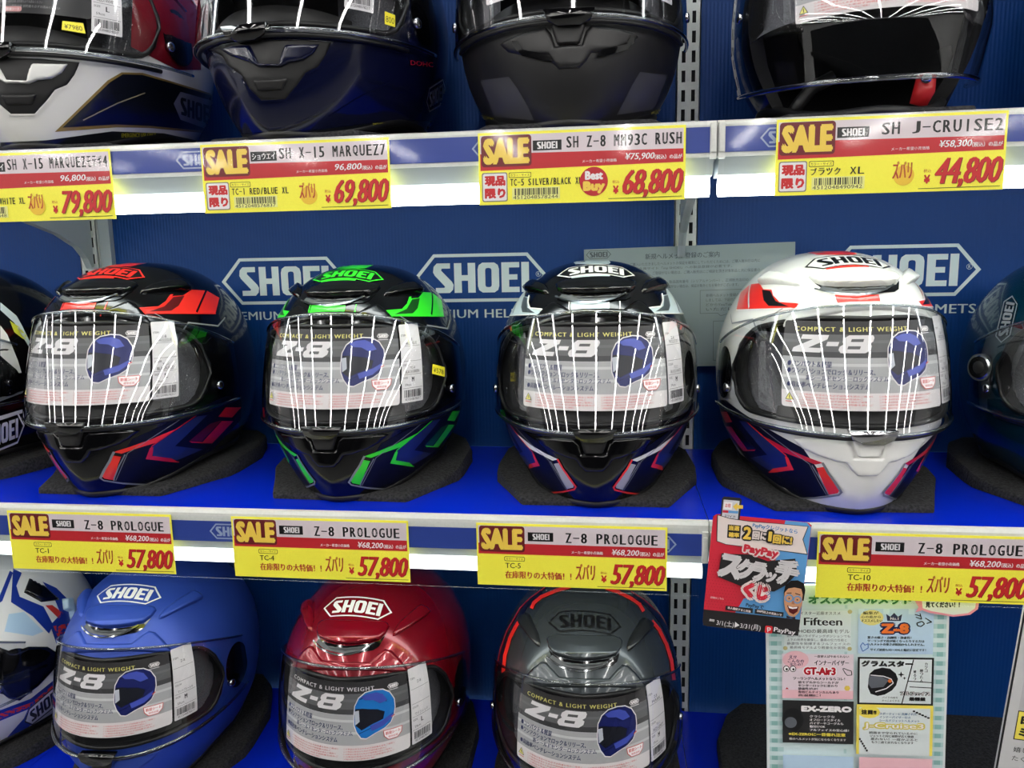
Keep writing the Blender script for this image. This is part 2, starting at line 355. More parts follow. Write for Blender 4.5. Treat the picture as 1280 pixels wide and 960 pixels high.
# ------------------------------------------------------------------ price tickets
PW = mat('ticket_white', (222, 208, 214), .45); PY = mat('ticket_yellow', (255, 246, 78), .45, grain=.03, gscale=900); PR = mat('ticket_red', (196, 38, 48), .45)
PG = mat('ticket_gold', (244, 208, 84), .45); PD = mat('ticket_dark_red', (112, 28, 34), .45); PB = mat('ticket_brown_red', (186, 62, 44), .45); PP = mat('ticket_price_red', (206, 40, 44), .45); PO = mat('ticket_orange', (232, 132, 70), .45)
def sale(p, x0, y0, x1, y1):
    p.rr(x0-1.6, y0-1.6, x1+1.6, y1+1.6, PD, 3)
    p.text('SALE', x0+.3, y0+.6, x1-.3, y1-.4, PG, off=.05)
    p.lv += 1
def price(p, s, x0, y0, x1, y1):
    p.text(s, x0+.6, y0+.4, x1+.6, y1+.5, PD, off=.022, shear=.28, sp=.95); p.text(s, x0, y0, x1, y1, PP, off=.022, shear=.28, sp=.95)
def ticket(top, uL, uR, v, z1, data, label, group, tilt=0):
    A = at(uL, v[0], -.341); B = at(uR, v[1], -.341); k = (B.x-A.x)/200; p = Print(k); H = 69
    p.rect(0, 0, 200, H, PY); p.rect(1.8, 2.6, 198, 23, PW); p.rect(1.8, 22, 198, 34, PR)
    if top:
        p.poly([(1.8, 36), (1.8, 20), (198, 21.5), (198, 34), (60, 35.5)], PR); sale(p, 4.5, 4.5, 51, 31)
        if data['box']: p.rect(54, 9, 82, 18.5, BLK); (p.text(data['box'], 55.5, 10.6, 80.5, 17, WHT, off=.02) if data['box'] != 'S' else p.word(58, 10.4, 78, 17, WHT))
        p.mono(data['name'], data.get('nx', 86), 6.3, 197, 17, BLK, off=.03)
        p.text('メーカー希望小売価格', 102, 28.6, 135, 31.6, WHT, off=.02)
        p.text(data['old'], 143, 24, 171, 31, WHT, off=.02, shear=.2); p.text('（税込）の品が', 171, 26.5, 197, 30.8, WHT, off=.02)
        p.rr(3, 38, 28.5, 66, mat('ticket_grey_edge', (140, 130, 120), .5), 2); p.rr(4, 39, 27.5, 65, WHT, 1.6)
        p.text('現品', 5.6, 41, 26.5, 51, PP, off=.05); p.text('限り', 5.6, 53, 26.5, 63, PP, off=.05)
        p.rr(30, 38.5, 52, 43.6, BLK, 1); p.rr(30.5, 39, 51.5, 43.1, PY, 1); p.text('カラー・サイズ', 31.5, 39.8, 50.5, 42.4, BLK, off=.02)
        p.mono(data['col'], 31, 44.8, data.get('cx', 96), 51.2, BLK, off=.02)
        p.rect(33, 53, 80, 64.6, mat('ticket_pale_yellow', (238, 236, 150), .45)); p.bars(35.5, 54, 78, 60.5, BLK, seed=len(data['col'])); p.text(data['code'], 34, 60.8, 78, 64.2, BLK)
        if data.get('best'):
            p.ell(113, 49.5, 13.6, 13.8, PR, 36); p.text('Best', 104.5, 39.5, 122, 48, WHT, off=.05); p.text('Buy', 102.5, 49, 124, 61, PG, off=.06)
        else:
            p.ell(114, 54, 9, 9, mat('ticket_blush', (240, 196, 60), .5)); p.text('ズバリ', 104, 41, 121, 57, PB, off=.015, shear=-.05)
        p.text('税込', 131, 49, 137.5, 52, PB); p.text('¥', 131.5, 54, 137, 62, PP, off=.04)
        price(p, data['price'], 140.5, 39.5, 198, 66); p.line(127, 66.3, 197, 65.8, .5, BLK)
    else:
        sale(p, 4.5, 4.5, 50, 30); p.rect(55, 9, 82, 18.8, BLK); p.word(60, 10.6, 78, 17, WHT)
        p.mono('Z-8 PROLOGUE', 94, 8.8, 191, 19.6, BLK, off=.034); p.text('メーカー希望小売価格', 101, 28, 134, 31.4, WHT, off=.02)
        p.text('¥68,200', 143, 25, 171.5, 32.4, WHT, off=.02, shear=.2); p.text('（税込）の品が', 172, 27, 197, 31.6, WHT, off=.02)
        p.rr(29.5, 36.4, 51.5, 41.6, BLK, 1.4); p.rr(30, 36.9, 51, 41.1, PY, 1.2); p.text('カラー・サイズ', 31.5, 37.7, 49.5, 40.3, BLK, off=.02)
        p.text(data['col'], 30.5, 43.6, data.get('cx', 47), 49.4, BLK, off=.01)
        p.text('在庫限りの大特価！！', 30, 52.5, 101, 60.8, PB, off=.025)
        p.text('ズバリ', 105, 42, 126, 60, PB, off=.015, shear=.1); p.text('税込', 131.5, 50, 138, 52.6, PB); p.text('¥', 132, 54, 138, 62, PP, off=.04)
        price(p, '57,800', 141.5, 41, 198, 66.6); p.line(128, 66.6, 198, 66.2, .5, BLK)
    o = p.build('price_tag', None, W=200, H=H, thick=.0005, eps=.000006); o.location = (A.x, -.3388, z1); o.rotation_euler = (0, tilt, 0)
    tag(o, label, 'price tag', group); return o
G1, G2 = 'price tickets on the upper shelf edge', 'price tickets on the middle shelf edge'
ticket(1, -86, 137, (200, 200), .3965, dict(box='ショウエイ', name='SH X-15 MARQUEZモテギ4', nx=84, old='96,800', col='TC-6 BLACK/WHITE XL', cx=101, code='4512048576448', price='79,800'), 'yellow ticket priced 79,800 at the left end of the upper edge', G1)
ticket(1, 252, 487, (222, 215), .3965, dict(box='ショウエイ', name='SH X-15 MARQUEZ7', nx=84, old='96,800', col='TC-1 RED/BLUE XL', cx=93, code='4512048576837', price='69,800'), 'yellow ticket priced 69,800 under the navy helmet', G1)
ticket(1, 598, 857, (212, 205), .3965, dict(box='S', name='SH Z-8 MM93C RUSH', old='¥75,900', col='TC-5 SILVER/BLACK XL', cx=102, code='4512048578244', price='68,800', best=1), 'yellow ticket priced 68,800 with a round red best buy mark', G1)
ticket(1, 970, 1258, (200, 195), .3975, dict(box='S', name='SH J-CRUISE2', nx=92, old='¥58,300', col='ブラック　XL', cx=80, code='4512048490942', price='44,800'), 'yellow ticket priced 44,800 under the black open face helmet', G1)
for uL, uR, v, c, L, cx in ((12, 216, (680, 685), 'TC-1', 'under the black and red helmet', 47), (291, 511, (690, 692), 'TC-4', 'under the black and green helmet', 47),
                    (596, 834, (697, 700), 'TC-5', 'under the black and white helmet', 47), (1021, 1291, (710, 716), 'TC-10', 'under the white, red and navy helmet', 52)):
    ticket(0, uL, uR, v, -.0062, dict(col=c, cx=cx), 'yellow ticket priced 57,800 '+L, G2)
#MARK

# ------------------------------------------------------------------ helmets: one analytic surface carries every piece
def tab(z, pts):
    if z <= pts[0][0]: return pts[0][1]
    if z >= pts[-1][0]: return pts[-1][1]
    for i in range(len(pts)-1):
        if z <= pts[i+1][0]:
            (x0, y0), (x1, y1) = pts[i], pts[i+1]; h = x1-x0; d = (y1-y0)/h
            m0 = (y1-pts[i-1][1])/(x1-pts[i-1][0]) if i else d
            m1 = (pts[i+2][1]-y0)/(pts[i+2][0]-x0) if i+2 < len(pts) else d
            t = (z-x0)/h; return y0*(2*t**3-3*t*t+1)+h*m0*(t**3-2*t*t+t)+y1*(3*t*t-2*t**3)+h*m1*(t**3-t*t)
TW = [(0, .090), (.02, .100), (.05, .111), (.09, .118), (.13, .1205)]
TF = [(0, .134), (.02, .149), (.05, .159), (.09, .158), (.13, .150)]
TB = [(0, .112), (.02, .124), (.05, .140), (.09, .151), (.13, .155)]
TN = [(0, 1.62), (.05, 1.75), (.09, 2.0), (.13, 2.15)]
ZC, HZ = .13, .138
def dims(z):
    if z <= ZC: return tab(z, TW), tab(z, TF), tab(z, TB), tab(z, TN)
    s = min(1, (z-ZC)/HZ); c = math.sqrt(max(0, 1-s*s)); return .1205*c**.85, .150*c**.8, .155*c**.8, 2.15-.15*s
def sgp(a, p): return math.copysign(abs(a)**p, a)
def rise(y): t = min(1, max(0, (y+.125)/.11)); return .024*t*t*(3-2*t)
def sec(phi, z, k=1.0):                      # phi 0 = front, +90 = helmet's -? side on +x
    w, lf, lb, n = dims(z); s, c = math.sin(phi), math.cos(phi)
    if c >= 0: x, y = w*sgp(s, 2/n), -lf*sgp(c, 2/n)
    else: x, y = w*sgp(s, 2/2.2), lb*abs(c)**(2/2.2)
    x *= k; y *= k; return Vector((x, y, z+rise(y)*max(0, 1-z/.12)))
VL = [(.086, .1690), (.215, .1310)]
VWd = [(.086, .1235), (.11, .1240), (.13, .1235), (.17, .1200), (.2, .114), (.215, .110)]
def vis(phi, z, d=0.0):
    w, l = tab(z, VWd)+d, tab(z, VL)+d; n = 2.12; x, y = w*sgp(math.sin(phi), 2/n), -l*sgp(math.cos(phi), 2/n) if math.cos(phi) > 0 else 0
    return Vector((x, y, z))
def vtop(p): return .2135-.046*abs(p/1.5)**2.2
def vbot(p): return .0885+.006*abs(p/1.5)**2
_arc = []; _s = 0; _pv = vis(0, .15)
for i in range(0, 180):
    q = vis(i/180*PI/2, .15); _s += (q-_pv).length; _pv = q; _arc.append(_s)
def phi_s(s):
    a = abs(s); lo = 0
    while lo < len(_arc)-2 and _arc[lo+1] < a: lo += 1
    t = (a-_arc[lo])/(_arc[lo+1]-_arc[lo]); return math.copysign((lo+t)/180*PI/2, s)
def vmap(cx=85, z0=.1975):
    def f(x, y, lift): return vis(phi_s((x-cx)/1000), z0-y*.935/1000, -.0010+lift)
    return f
def loft(rows, closed=True, cap0=False, cap1=False):
    n = len(rows[0]); vs = [p for r in rows for p in r]; fs = []
    for i in range(len(rows)-1):
        for j in range(n if closed else n-1): fs.append((i*n+j, i*n+(j+1) % n, (i+1)*n+(j+1) % n, (i+1)*n+j))
    if cap0: fs.append(tuple(range(n))[::-1])
    if cap1: fs.append(tuple((len(rows)-1)*n+j for j in range(n)))
    return vs, fs
def body_rows(k=1.0, zs=None, seg=128, dz=0):
    zs = zs or [0, .006, .014, .024, .036, .05, .065, .08, .095, .11, .12, .13]+[ZC+HZ*math.sin(t*PI/2/22) for t in range(1, 22)]
    rows = []
    for z in zs: rows.append([sec(2*PI*j/seg, z, k)+Vector((0, 0, dz)) for j in range(seg)])
    return rows
OUT = body_rows(); _v, _f = loft(OUT, True, True, False)
_n = len(_v); _v.append(Vector((0, .0, ZC+HZ))); _L = (len(OUT)-1)*128; _f += [(_L+j, _L+(j+1) % 128, _n) for j in range(128)]
BV = BVHTree.FromPolygons([tuple(p) for p in _v], _f)
def make_shell(hole, name):
    me = bpy.data.meshes.new(name); me.from_pydata([tuple(p) for p in _v], [], _f); a = bpy.data.objects.new(name, me); COL.objects.link(a)
    zs = [-.03, 0, .03, .06, .09, .12]+[ZC+(HZ-.018)*math.sin(t*PI/2/10) for t in range(1, 10)]
    rows = []
    for z in zs:
        zz = max(0, z) if z < ZC else ZC+(z-ZC)*HZ/(HZ-.018)*.985
        rows.append([Vector((p.x, p.y, z if z < 0 else min(p.z, z+rise(p.y)))) for p in (sec(2*PI*j/64, zz, .86) for j in range(64))])
    v, f = loft(rows, True, True, True); me2 = bpy.data.meshes.new('i'); me2.from_pydata([tuple(p) for p in v], [], f); b = bpy.data.objects.new('i', me2); COL.objects.link(b)
    N = 60; pm, top, bot = hole; v = []; f = []
    for i in range(N+1):
        p = -pm+2*pm*i/N; zt, zb = top(p), bot(p); u = max(0, (abs(p)/pm-.8)/.2); h = math.sqrt(max(.02, 1-u*u)); c = (zt+zb)/2; hh = (zt-zb)/2*h
        for z, k in ((c-hh, .3), (c+hh, .3), (c+hh, 1.4), (c-hh, 1.4)):
            q = vis(p, .15); v.append((q.x*k, q.y*k, z))
        if i:
            n = i*4
            for j in range(4): f.append((n+j, n+(j+1) % 4, n-4+(j+1) % 4, n-4+j))
    f += [(0, 1, 2, 3), (N*4+3, N*4+2, N*4+1, N*4)]
    me3 = bpy.data.meshes.new('c'); me3.from_pydata(v, [], f); c = bpy.data.objects.new('c', me3); COL.objects.link(c)
    for o in (a, b, c):
        bm = bmesh.new(); bm.from_mesh(o.data); bmesh.ops.recalc_face_normals(bm, faces=bm.faces[:]); bm.to_mesh(o.data); bm.free()
    for o in (b, c):
        m = a.modifiers.new('b', 'BOOLEAN'); m.operation = 'DIFFERENCE'; m.object = o; m.solver = 'EXACT'
    bpy.context.view_layer.update(); r = bpy.data.meshes.new_from_object(a.evaluated_get(bpy.context.evaluated_depsgraph_get()))
    for o in (a, b, c): bpy.data.objects.remove(o)
    r.name = name; r.materials.clear(); r.materials.append(M_gblk); r.materials.append(M_liner)
    for p in r.polygons:
        hit = BV.find_nearest(p.center); p.material_index = 1 if hit[3] > .0012 else 0; p.use_smooth = True
    r.set_sharp_from_angle(angle=math.radians(35)); return r
HOLE = (1.2, lambda p: vtop(p)-.014+.006*abs(p), lambda p: .0955+.003*p*p)
OPEN = (1.2, lambda p: vtop(p)-.014+.006*abs(p), lambda p: -.02)
ME_full = make_shell(HOLE, 'shell'); ME_open = make_shell(OPEN, 'open_shell')
def hole_path(h, k=1.003, N=40):
    pm, top, bot = h; up, lo = [], []
    for i in range(N+1):
        p = -pm+2*pm*i/N; u = max(0, (abs(p)/pm-.8)/.2); q = math.sqrt(max(.02, 1-u*u)); c = (top(p)+bot(p))/2; hh = (top(p)-bot(p))/2*q
        for z, L in ((c+hh, up), (c-hh, lo)):
            d = vis(p, .15); d.z = 0; d.normalize(); hit = BV.ray_cast(Vector((0, 0, z))+d*.4, -d); L.append(hit[0]*1.0+hit[1]*.0005 if hit[0] else Vector((0, 0, z))+d*.12)
    return up+lo[::-1]

PL = dict(M1=(-.717, -.165, 0, 0, 1.03), M2=(-.412, -.165, 0, -1, 1), M3=(-.121, -.165, 0, 1, 1), M4=(.151, -.165, 0, 2, 1.02),
          B1=(-.733, -.165, -.409, 3, 1.0, 2.5), B2=(-.412, -.172, -.409, -1, 1.0, 4), B3=(-.133, -.174, -.409, 0, .98, 4.5), TC=(-.131, -.165, -.409, 0, 1, 3.0),
          T1=(-.742, -.185, .4, 2, 1.06), T2=(-.432, -.185, .4, -8, 1.08), T3=(-.149, -.185, .4, 3, 1.05), T4=(.160, -.180, .4, -3, 1.03), T5=(.50, -.180, .4, -3, 1.05),
          M0=(-1.0, -.165, 0, -14, 1.04), B0=(-1.02, -.17, -.409, -20, 1.02), M5=(.440, -.165, 0, -4, 1.0))
class Place:
    def __init__(s, k):
        x, y, z, r, sc, pt = (PL[k]+(0,))[:6]; s.m = Matrix.Translation((x, y, z+.0025)) @ Matrix.Rotation(math.radians(r), 4, 'Z') @ Matrix.Scale(sc, 4) @ Matrix.Translation((0, -.12, 0)) @ Matrix.Rotation(math.radians(pt), 4, 'X') @ Matrix.Translation((0, .12, 0)); s.i = s.m.inverted(); s.i3 = s.i.to_3x3(); s.o = s.i @ CAM
P = {k: Place(k) for k in PL}
BVC = BV
def cast(pl, u, v, h):
    d = (pl.i3 @ ray(u, v)).normalized(); hit = BVC.ray_cast(pl.o, d)
    if hit[0] is None:
        t = (Vector((0, 0, .13))-pl.o).dot(d); hit = BVC.find_nearest(pl.o+d*t)
    return hit[0]+hit[1]*h
def zp(ox, oy, s, pts): return [(ox+x/s, oy+y/s) for x, y in pts]
def dpoly(p, poly):
    b = 1e9
    for (ax, ay), (bx, by) in zip(poly, poly[1:]+poly[:1]):
        dx, dy = bx-ax, by-ay; t = max(0, min(1, ((p[0]-ax)*dx+(p[1]-ay)*dy)/(dx*dx+dy*dy+1e-12))); b = min(b, math.hypot(p[0]-ax-t*dx, p[1]-ay-t*dy))
    return b
def patch(key, poly, h=.0005, bevel=0, step=3, hf=None, lv=0):
    pl = P[key]; vs, fs = gridcut(poly, step); out = []
    for p in vs:
        hh = h
        if bevel:
            t = min(1, dpoly(p, poly)/bevel); hh = .0002+h*(1-(1-t)**2)*(hf(*p) if hf else 1)
        out.append(cast(pl, p[0], p[1], hh+lv*.00015))
    return out, fs
def strips(key, pts, wd, h=.0006, close=False, lv=0):
    V, F = [], []
    for a, b in zip(pts, pts[1:]+(pts[:1] if close else [])):
        d = math.hypot(b[0]-a[0], b[1]-a[1]) or 1; nx, ny = -(b[1]-a[1])/d*wd/2, (b[0]-a[0])/d*wd/2; ex, ey = (b[0]-a[0])/d*wd*.3, (b[1]-a[1])/d*wd*.3
        v, f = patch(key, [(a[0]+nx-ex, a[1]+ny-ey), (b[0]+nx+ex, b[1]+ny+ey), (b[0]-nx+ex, b[1]-ny+ey), (a[0]-nx-ex, a[1]-ny-ey)], h, step=2.5, lv=lv)
        n = len(V); V += v; F += [tuple(n+i for i in q) for q in f]
    return V, F
def mir(vf): return [Vector((-p.x, p.y, p.z)) for p in vf[0]], [tuple(reversed(f)) for f in vf[1]]
def dmesh(name, vf, smooth=True):
    me = bpy.data.meshes.new(name); me.from_pydata([tuple(p) for p in vf[0]], [], vf[1]); me.materials.append(M_gblk)
    me.polygons.foreach_set('use_smooth', [smooth]*len(me.polygons)); return me
def grid_part(f, us, ws):
    rows = [[f(u, w_) for u in us] for w_ in ws]; return loft(rows, False)
def lin_(a, b, n): return [a+(b-a)*i/n for i in range(n+1)]

# pieces common to the full face helmets: (name, mesh, role)
B3z = lambda pts: zp(610, 730, 4.923, pts)
M3t = lambda pts: zp(610, 315, 4.571, pts)
M3b = lambda pts: zp(610, 510, 4.571, pts)
M1t = lambda pts: zp(20, 320, 4.129, pts)
M1b = lambda pts: zp(20, 510, 4.129, pts)
M2t = lambda pts: zp(320, 320, 4.571, pts)
M4t = lambda pts: zp(885, 310, 4.129, pts)
M4b = lambda pts: zp(885, 510, 4.129, pts)
COMMON = []
def add(name, vf, role, both=False, L=COMMON):
    L.append((name, dmesh(name, vf), role))
    if both: L.append((name, dmesh(name, mir(vf)), role))
def cz(c, pts): return [(2*c-x, y) for x, y in pts]        # mirror points about a centre line
# crown vent
vb = B3z([(372, 285), (392, 262), (430, 252), (520, 256), (690, 260), (790, 262), (825, 275), (842, 298), (832, 345), (800, 385), (745, 402), (680, 412), (605, 418), (530, 410), (470, 398), (415, 375), (385, 340)])
add('crown_vent', patch('TC', vb, .0075, 2.4, 1.7, lambda u, v: .25+.75*min(1, max(0, (v-783)/24))), 'paint')
vo = B3z([(385, 345), (415, 380), (470, 403), (530, 415), (605, 423), (680, 417), (745, 407), (800, 390), (832, 350), (806, 425), (775, 450), (690, 468), (610, 474), (530, 462), (435, 430), (405, 390)])
add('vent_opening', patch('TC', vo, .0012, step=2.5), 'dark')
add('vent_grille', patch('TC', B3z([(450, 418), (600, 436), (740, 420), (720, 442), (610, 456), (500, 444)]), .003, 1.5, 2), 'grille')
add('vent_grille', patch('M3', M3t([(425, 246), (500, 262), (620, 272), (775, 246), (745, 264), (620, 284), (480, 279), (410, 262)]), .0016, step=2), 'grille')
add('vent_lip', strips('M3', M3t([(392, 262), (430, 276), (500, 290), (580, 295), (660, 287), (720, 272), (784, 242)]), 1.7, .0030), 'lip')  # ridge below the intake, its highlight carried by a pale metal tone
add('brow_ridge', patch('TC', B3z([(215, 545), (232, 522), (290, 462), (342, 424), (370, 426), (410, 470), (452, 514), (610, 524), (762, 524), (800, 480), (842, 440), (880, 450), (930, 500), (985, 572), (985, 590), (760, 580), (440, 580), (215, 575)]), .0030, 3.0, 2.2), 'paint')
hv = B3z([(958, 165), (925, 215), (885, 278), (868, 335), (872, 362), (898, 352), (950, 306), (1008, 245), (1022, 215), (1000, 190)])
add('side_vent', patch('TC', hv, .008, 2.2, 1.8, lambda u, v: .35+.65*min(1, max(0, (u-786)/24))), 'vent', True)
# chin pieces
c3 = 743.9
ch = [(270, 165), (300, 160), (470, 172), (495, 170), (520, 200), (540, 262), (668, 262), (688, 200), (715, 170), (740, 172), (925, 158), (950, 165), (900, 215), (850, 250), (760, 285), (715, 292), (690, 330), (655, 362), (560, 362), (525, 330), (500, 292), (455, 285), (370, 250), (310, 215)]
add('chin_vent', patch('M3', M3b(ch), .0032, 3.0, 2.0), 'paint')
add('vent_shutter', patch('M3', M3b([(520, 165), (548, 252), (560, 262), (648, 262), (660, 252), (690, 165)]), .0045, 2.0, 1.8), 'shutter')
rim = [sec(2*PI*j/96, .0, 1.0)+Vector((0, 0, .003)) for j in range(96)]
_m = MB().tube(rim, .0048, 8, True); add('rim_trim', (_m.v, _m.f), 'rubber')
_m = MB().tube(hole_path(HOLE), .0028, 8, True); add('eyeport_seal', (_m.v, _m.f), 'rubber')
# inside
def inner(sgn):
    def f(u, w_):
        p = sgn*(.62+u*.78); z = .094+w_*.090; b = math.sin(PI*min(1, max(0, u)))**.5*math.sin(PI*min(1, max(0, w_)))**.5
        q = vis(p, .15); k = .90-.13*b; return Vector((q.x*k, q.y*k, z))
    return grid_part(f, lin_(0, 1, 14), lin_(0, 1, 12))
add('cheek_pad', inner(1), 'mesh'); add('cheek_pad', inner(-1), 'mesh')
def guard(u, w_):
    p = u*.75; q = vis(p, .12); k = .93-.05*w_; return Vector((q.x*k, q.y*k, .090+w_*(.016+.012*math.cos(p*2))))
add('breath_guard', grid_part(guard, lin_(-1, 1, 30), lin_(0, 1, 3)), 'rubber')
def lining(u, w_): p = u*1.25; q = vis(p, .15); k = .80+.06*w_; return Vector((q.x*k, q.y*k, .175+.02*w_))
add('brow_liner', grid_part(lining, lin_(-1, 1, 30), lin_(0, 1, 4)), 'liner')
# visor, its edges, pivots
us = lin_(-1.53, 1.53, 72)
def vg(u, t): return vis(u, vbot(u)+(vtop(u)-vbot(u))*t)
VIS = dmesh('visor', grid_part(vg, us, lin_(0, 1, 16)))
_m = MB().tube([vis(u, vtop(u)) for u in us], .0016, 8); VT = dmesh('visor_edge', (_m.v, _m.f))
_m = MB().tube([vis(u, vbot(u)-.0002) for u in us], .0019, 8); VB = dmesh('visor_edge', (_m.v, _m.f))
add('visor_gasket', (lambda m: (m.v, m.f))(MB().tube([vis(u, vbot(u)-.0040, -.0046) for u in us if abs(u) < 1.25], .0024, 8)), 'rubber')
def plate(sgn):
    def f(u, w_):
        r = u; a = w_*2*PI; p0 = sgn*1.42; z0 = .132; return vis(p0+sgn*0+.17*r*math.cos(a)*1.0, z0+.030*r*math.sin(a), -.0025+.0*r)
    return grid_part(f, lin_(0, 1, 6), lin_(0, 1, 28))
add('pivot_plate', plate(1), 'gloss'); add('pivot_plate', plate(-1), 'gloss')
def screw(sgn, r=.0050, t=.0022, ph=1.30, z=.117):
    c = vis(sgn*ph, z, 0); n = Vector((sgn*.95, -.3, .05)).normalized(); return (lambda m: (m.v, m.f))(MB().tube([c-n*.004, c+n*t*.6, c+n*t], [r, r, r*.75], 16))
add('pivot_screw', screw(1), 'chrome'); add('pivot_screw', screw(-1), 'chrome')
m_ = MB(); m_.prism([(-.023, .0935), (.023, .0935), (.019, .0845), (.010, .0800), (-.010, .0800), (-.019, .0845)], -.1705, -.160, 'y'); add('visor_latch', (m_.v, m_.f), 'latch')

# the livery is laid on shell and brow ridge together
def _bva():
    V, F = [tuple(p) for p in _v], list(_f)
    for nm, me, ro in COMMON:
        if nm == 'brow_ridge': n = len(V); V += [tuple(v.co) for v in me.vertices]; F += [tuple(n+i for i in q.vertices) for q in me.polygons]
    return BVHTree.FromPolygons(V, F)
BVC = _bva()
# brand badge on the crown: pale lozenge with the lettering, two colours
def crown_badge():
    p = Print(); p.step = 6
    A = B3z([(383, 190), (835, 214), (833, 118), (385, 96)])     # left tip, right tip
    def f(x, y, lift):
        u = x/171; v = y/60; px = 610+(383+(835-383)*u)/4.923
        yc = 190+(214-190)*u-26*math.sin(PI*u); py = 730+(yc+(v-.5)*122)/4.923
        return cast(P['TC'], px, py, .0006+lift)
    r, t, fl = mat('badge_ring', (200, 200, 200)), mat('badge_text', (201, 200, 200)), mat('badge_fill', (202, 200, 200))
    p.badge(0, 0, 171, 60, r, t, fill=fl, th=3.6); me = p.build('brand_badge', False, fn=f, eps=.00012); me.name = 'brand_badge'; return me, [m.name for m in p.mats]
ME_badge, BSLOT = crown_badge()

# instruction sheet and bar code label behind the visor film
def sheet_mesh(var=0, z0=.1975):
    p = Print(); p.step = 4
    blue = mat('sheet_helmet_blue', (30, 38, 104), .3); navy = mat('sheet_ink_navy', (36, 44, 96), .4)
    if var: blue = mat('sheet_helmet_sky', (36, 128, 210), .3)
    g1, g2, g3, g4 = mat('sheet_charcoal', (52, 50, 52), .4), mat('sheet_mid_grey', (104, 104, 106), .4), mat('sheet_silver', (184, 184, 186), .4), mat('sheet_pale', (236, 230, 230), .4)
    p.rr(0, 0, 170, 92, g4, 3); p.rect(0, 2, 170, 14, g1); p.rr(0, 0, 170, 6, g1, 2.6); p.rect(0, 14, 170, 38, g2); p.rect(0, 32, 170, 38, mat('sheet_dark_band', (72, 72, 74), .4)); p.rect(0, 38, 170, 74, g3)
    p.rect(0, 44, 170, 47, mat('sheet_silver_light', (214, 214, 214), .4)); p.rect(0, 58, 170, 61, mat('sheet_silver_light', (214, 214, 214), .4)); p.rect(0, 20, 170, 23, mat('sheet_grey_light', (116, 116, 118), .4))
    rd = mat('sheet_red_ink', (206, 84, 84), .4); yl = mat('sheet_yellow', (232, 224, 128), .4)
    p.text('COMPACT & LIGHT WEIGHT', 12, 6.2, 128, 10.8, yl if not var else WHT, off=.03, sp=1.25)
    q = lambda L: [(a+(33-b)*.34, b) for a, b in L]
    for L in ([(14, 14.5), (40, 14.5), (40, 19), (25, 28.2), (38, 28.2), (38, 33), (10, 33), (10, 28.6), (26, 19.2), (14, 19.2)], [(41, 21.5), (52, 21.5), (52, 26), (41, 26)],
              [(55, 18), (59, 14.5), (82, 14.5), (84, 17), (84, 21), (81, 23.6), (84, 25.5), (84, 29.5), (80, 33), (57, 33), (54, 30), (54, 26.5), (57, 23.8), (55, 21.5)]): p.poly([(x*1.02, y) for x, y in q(L)], WHT)
    p.poly(q([(64, 18.4), (76, 18.4), (76, 21.4), (64, 21.4)]), g2); p.poly(q([(63, 25.8), (75, 25.8), (75, 29), (63, 29)]), g2)
    for t, x0, y0, x1, y1, o in (('●コンパクト＆軽量', 6, 42, 50, 48.5, .02), ('●ワンアクションでロック＆リリース、', 6, 49.8, 90, 55.8, .015), ('新シールドセンターロックシステム', 25, 56.8, 102, 62.2, .015), ('●高効率ベンチレーションシステム', 6, 64.2, 84, 70.4, .015)):
        p.text(t, x0, y0, x1, y1, navy, off=o, shear=.15)
    hp = [(128, 11), (138, 12), (146, 17), (151, 26), (151.5, 36), (150, 44), (146, 52), (139, 57), (128, 61), (118, 66), (112, 65), (107, 58), (104, 50), (103.5, 40), (104.5, 28), (109, 19), (117, 13)]
    p.poly([(127.5+(x-127.5)*1.045, 39+(y-39)*1.045) for x, y in hp], WHT); p.poly(hp, blue)
    p.poly([(103.6, 38), (105, 31), (112, 31), (131, 34), (139, 38), (137, 46), (124, 50), (112, 56), (105, 50)], mat('sheet_dark_visor', (32, 34, 44), .3)); p.poly([(103.6, 34), (109, 33), (110, 46), (105, 50)], mat('sheet_glare', (200, 204, 214), .3))
    p.path([(112, 31), (131, 34), (139, 38), (137, 46), (124, 50), (112, 56)], .7, mat('sheet_helmet_shade', (18, 22, 70), .3)); p.path([(110, 20), (118, 17), (128, 18), (134, 23), (142, 26)], 1.1, mat('sheet_helmet_shade', (18, 22, 70), .3)); p.path([(109, 60), (124, 54), (138, 48), (150, 42)], .6, mat('sheet_helmet_shade', (18, 22, 70), .3))
    p.poly([(112, 17), (120, 14), (130, 13.5), (138, 17), (143, 25), (134, 27), (126, 22), (116, 21)], mat('sheet_helmet_light', (62, 76, 164), .3)); p.poly([(122, 52), (138, 47), (149, 41), (147, 47), (138, 54), (124, 58)], mat('sheet_helmet_light'))
    p.line(147, 46, 151, 44, 1.2, rd)
    p.badge(144, 7, 158, 12.4, WHT, fill=g1, th=5); p.line(145, 14, 157, 14, .5, WHT)
    p.poly([(137, 60), (160, 60), (159, 67), (154, 72), (143, 72), (138, 67)], rd); p.poly([(137.8, 60.7), (159.2, 60.7), (158.2, 66.7), (153.6, 71.3), (143.4, 71.3), (138.8, 66.7)], WHT); p.text('防曇シート', 140, 62, 157.4, 66, rd, off=.03); p.text('標準装備', 143, 67.3, 154, 70, rd)
    p.poly([(9, 76), (13.4, 84), (4.6, 84)], BLK); p.poly([(9, 77.2), (12.5, 83.5), (5.5, 83.5)], yl); p.line(9, 79, 9, 82.8, .8, BLK); p.line(5, 86, 13, 86, .8, rd)
    rnd = random.Random(3)
    for i in range(5):
        y = 76+i*2.9
        for a, b in ((19, 86), (92, 150)): p.text('この製品は安全のため必ず説明書を読みご使用ください。'[:22-3*(i % 2)], a, y, b-(0, 9, 3, 0, 22)[i], y+1.9, rd)
    return p.build('instruction_sheet', False, fn=vmap(85, z0), eps=.00003)
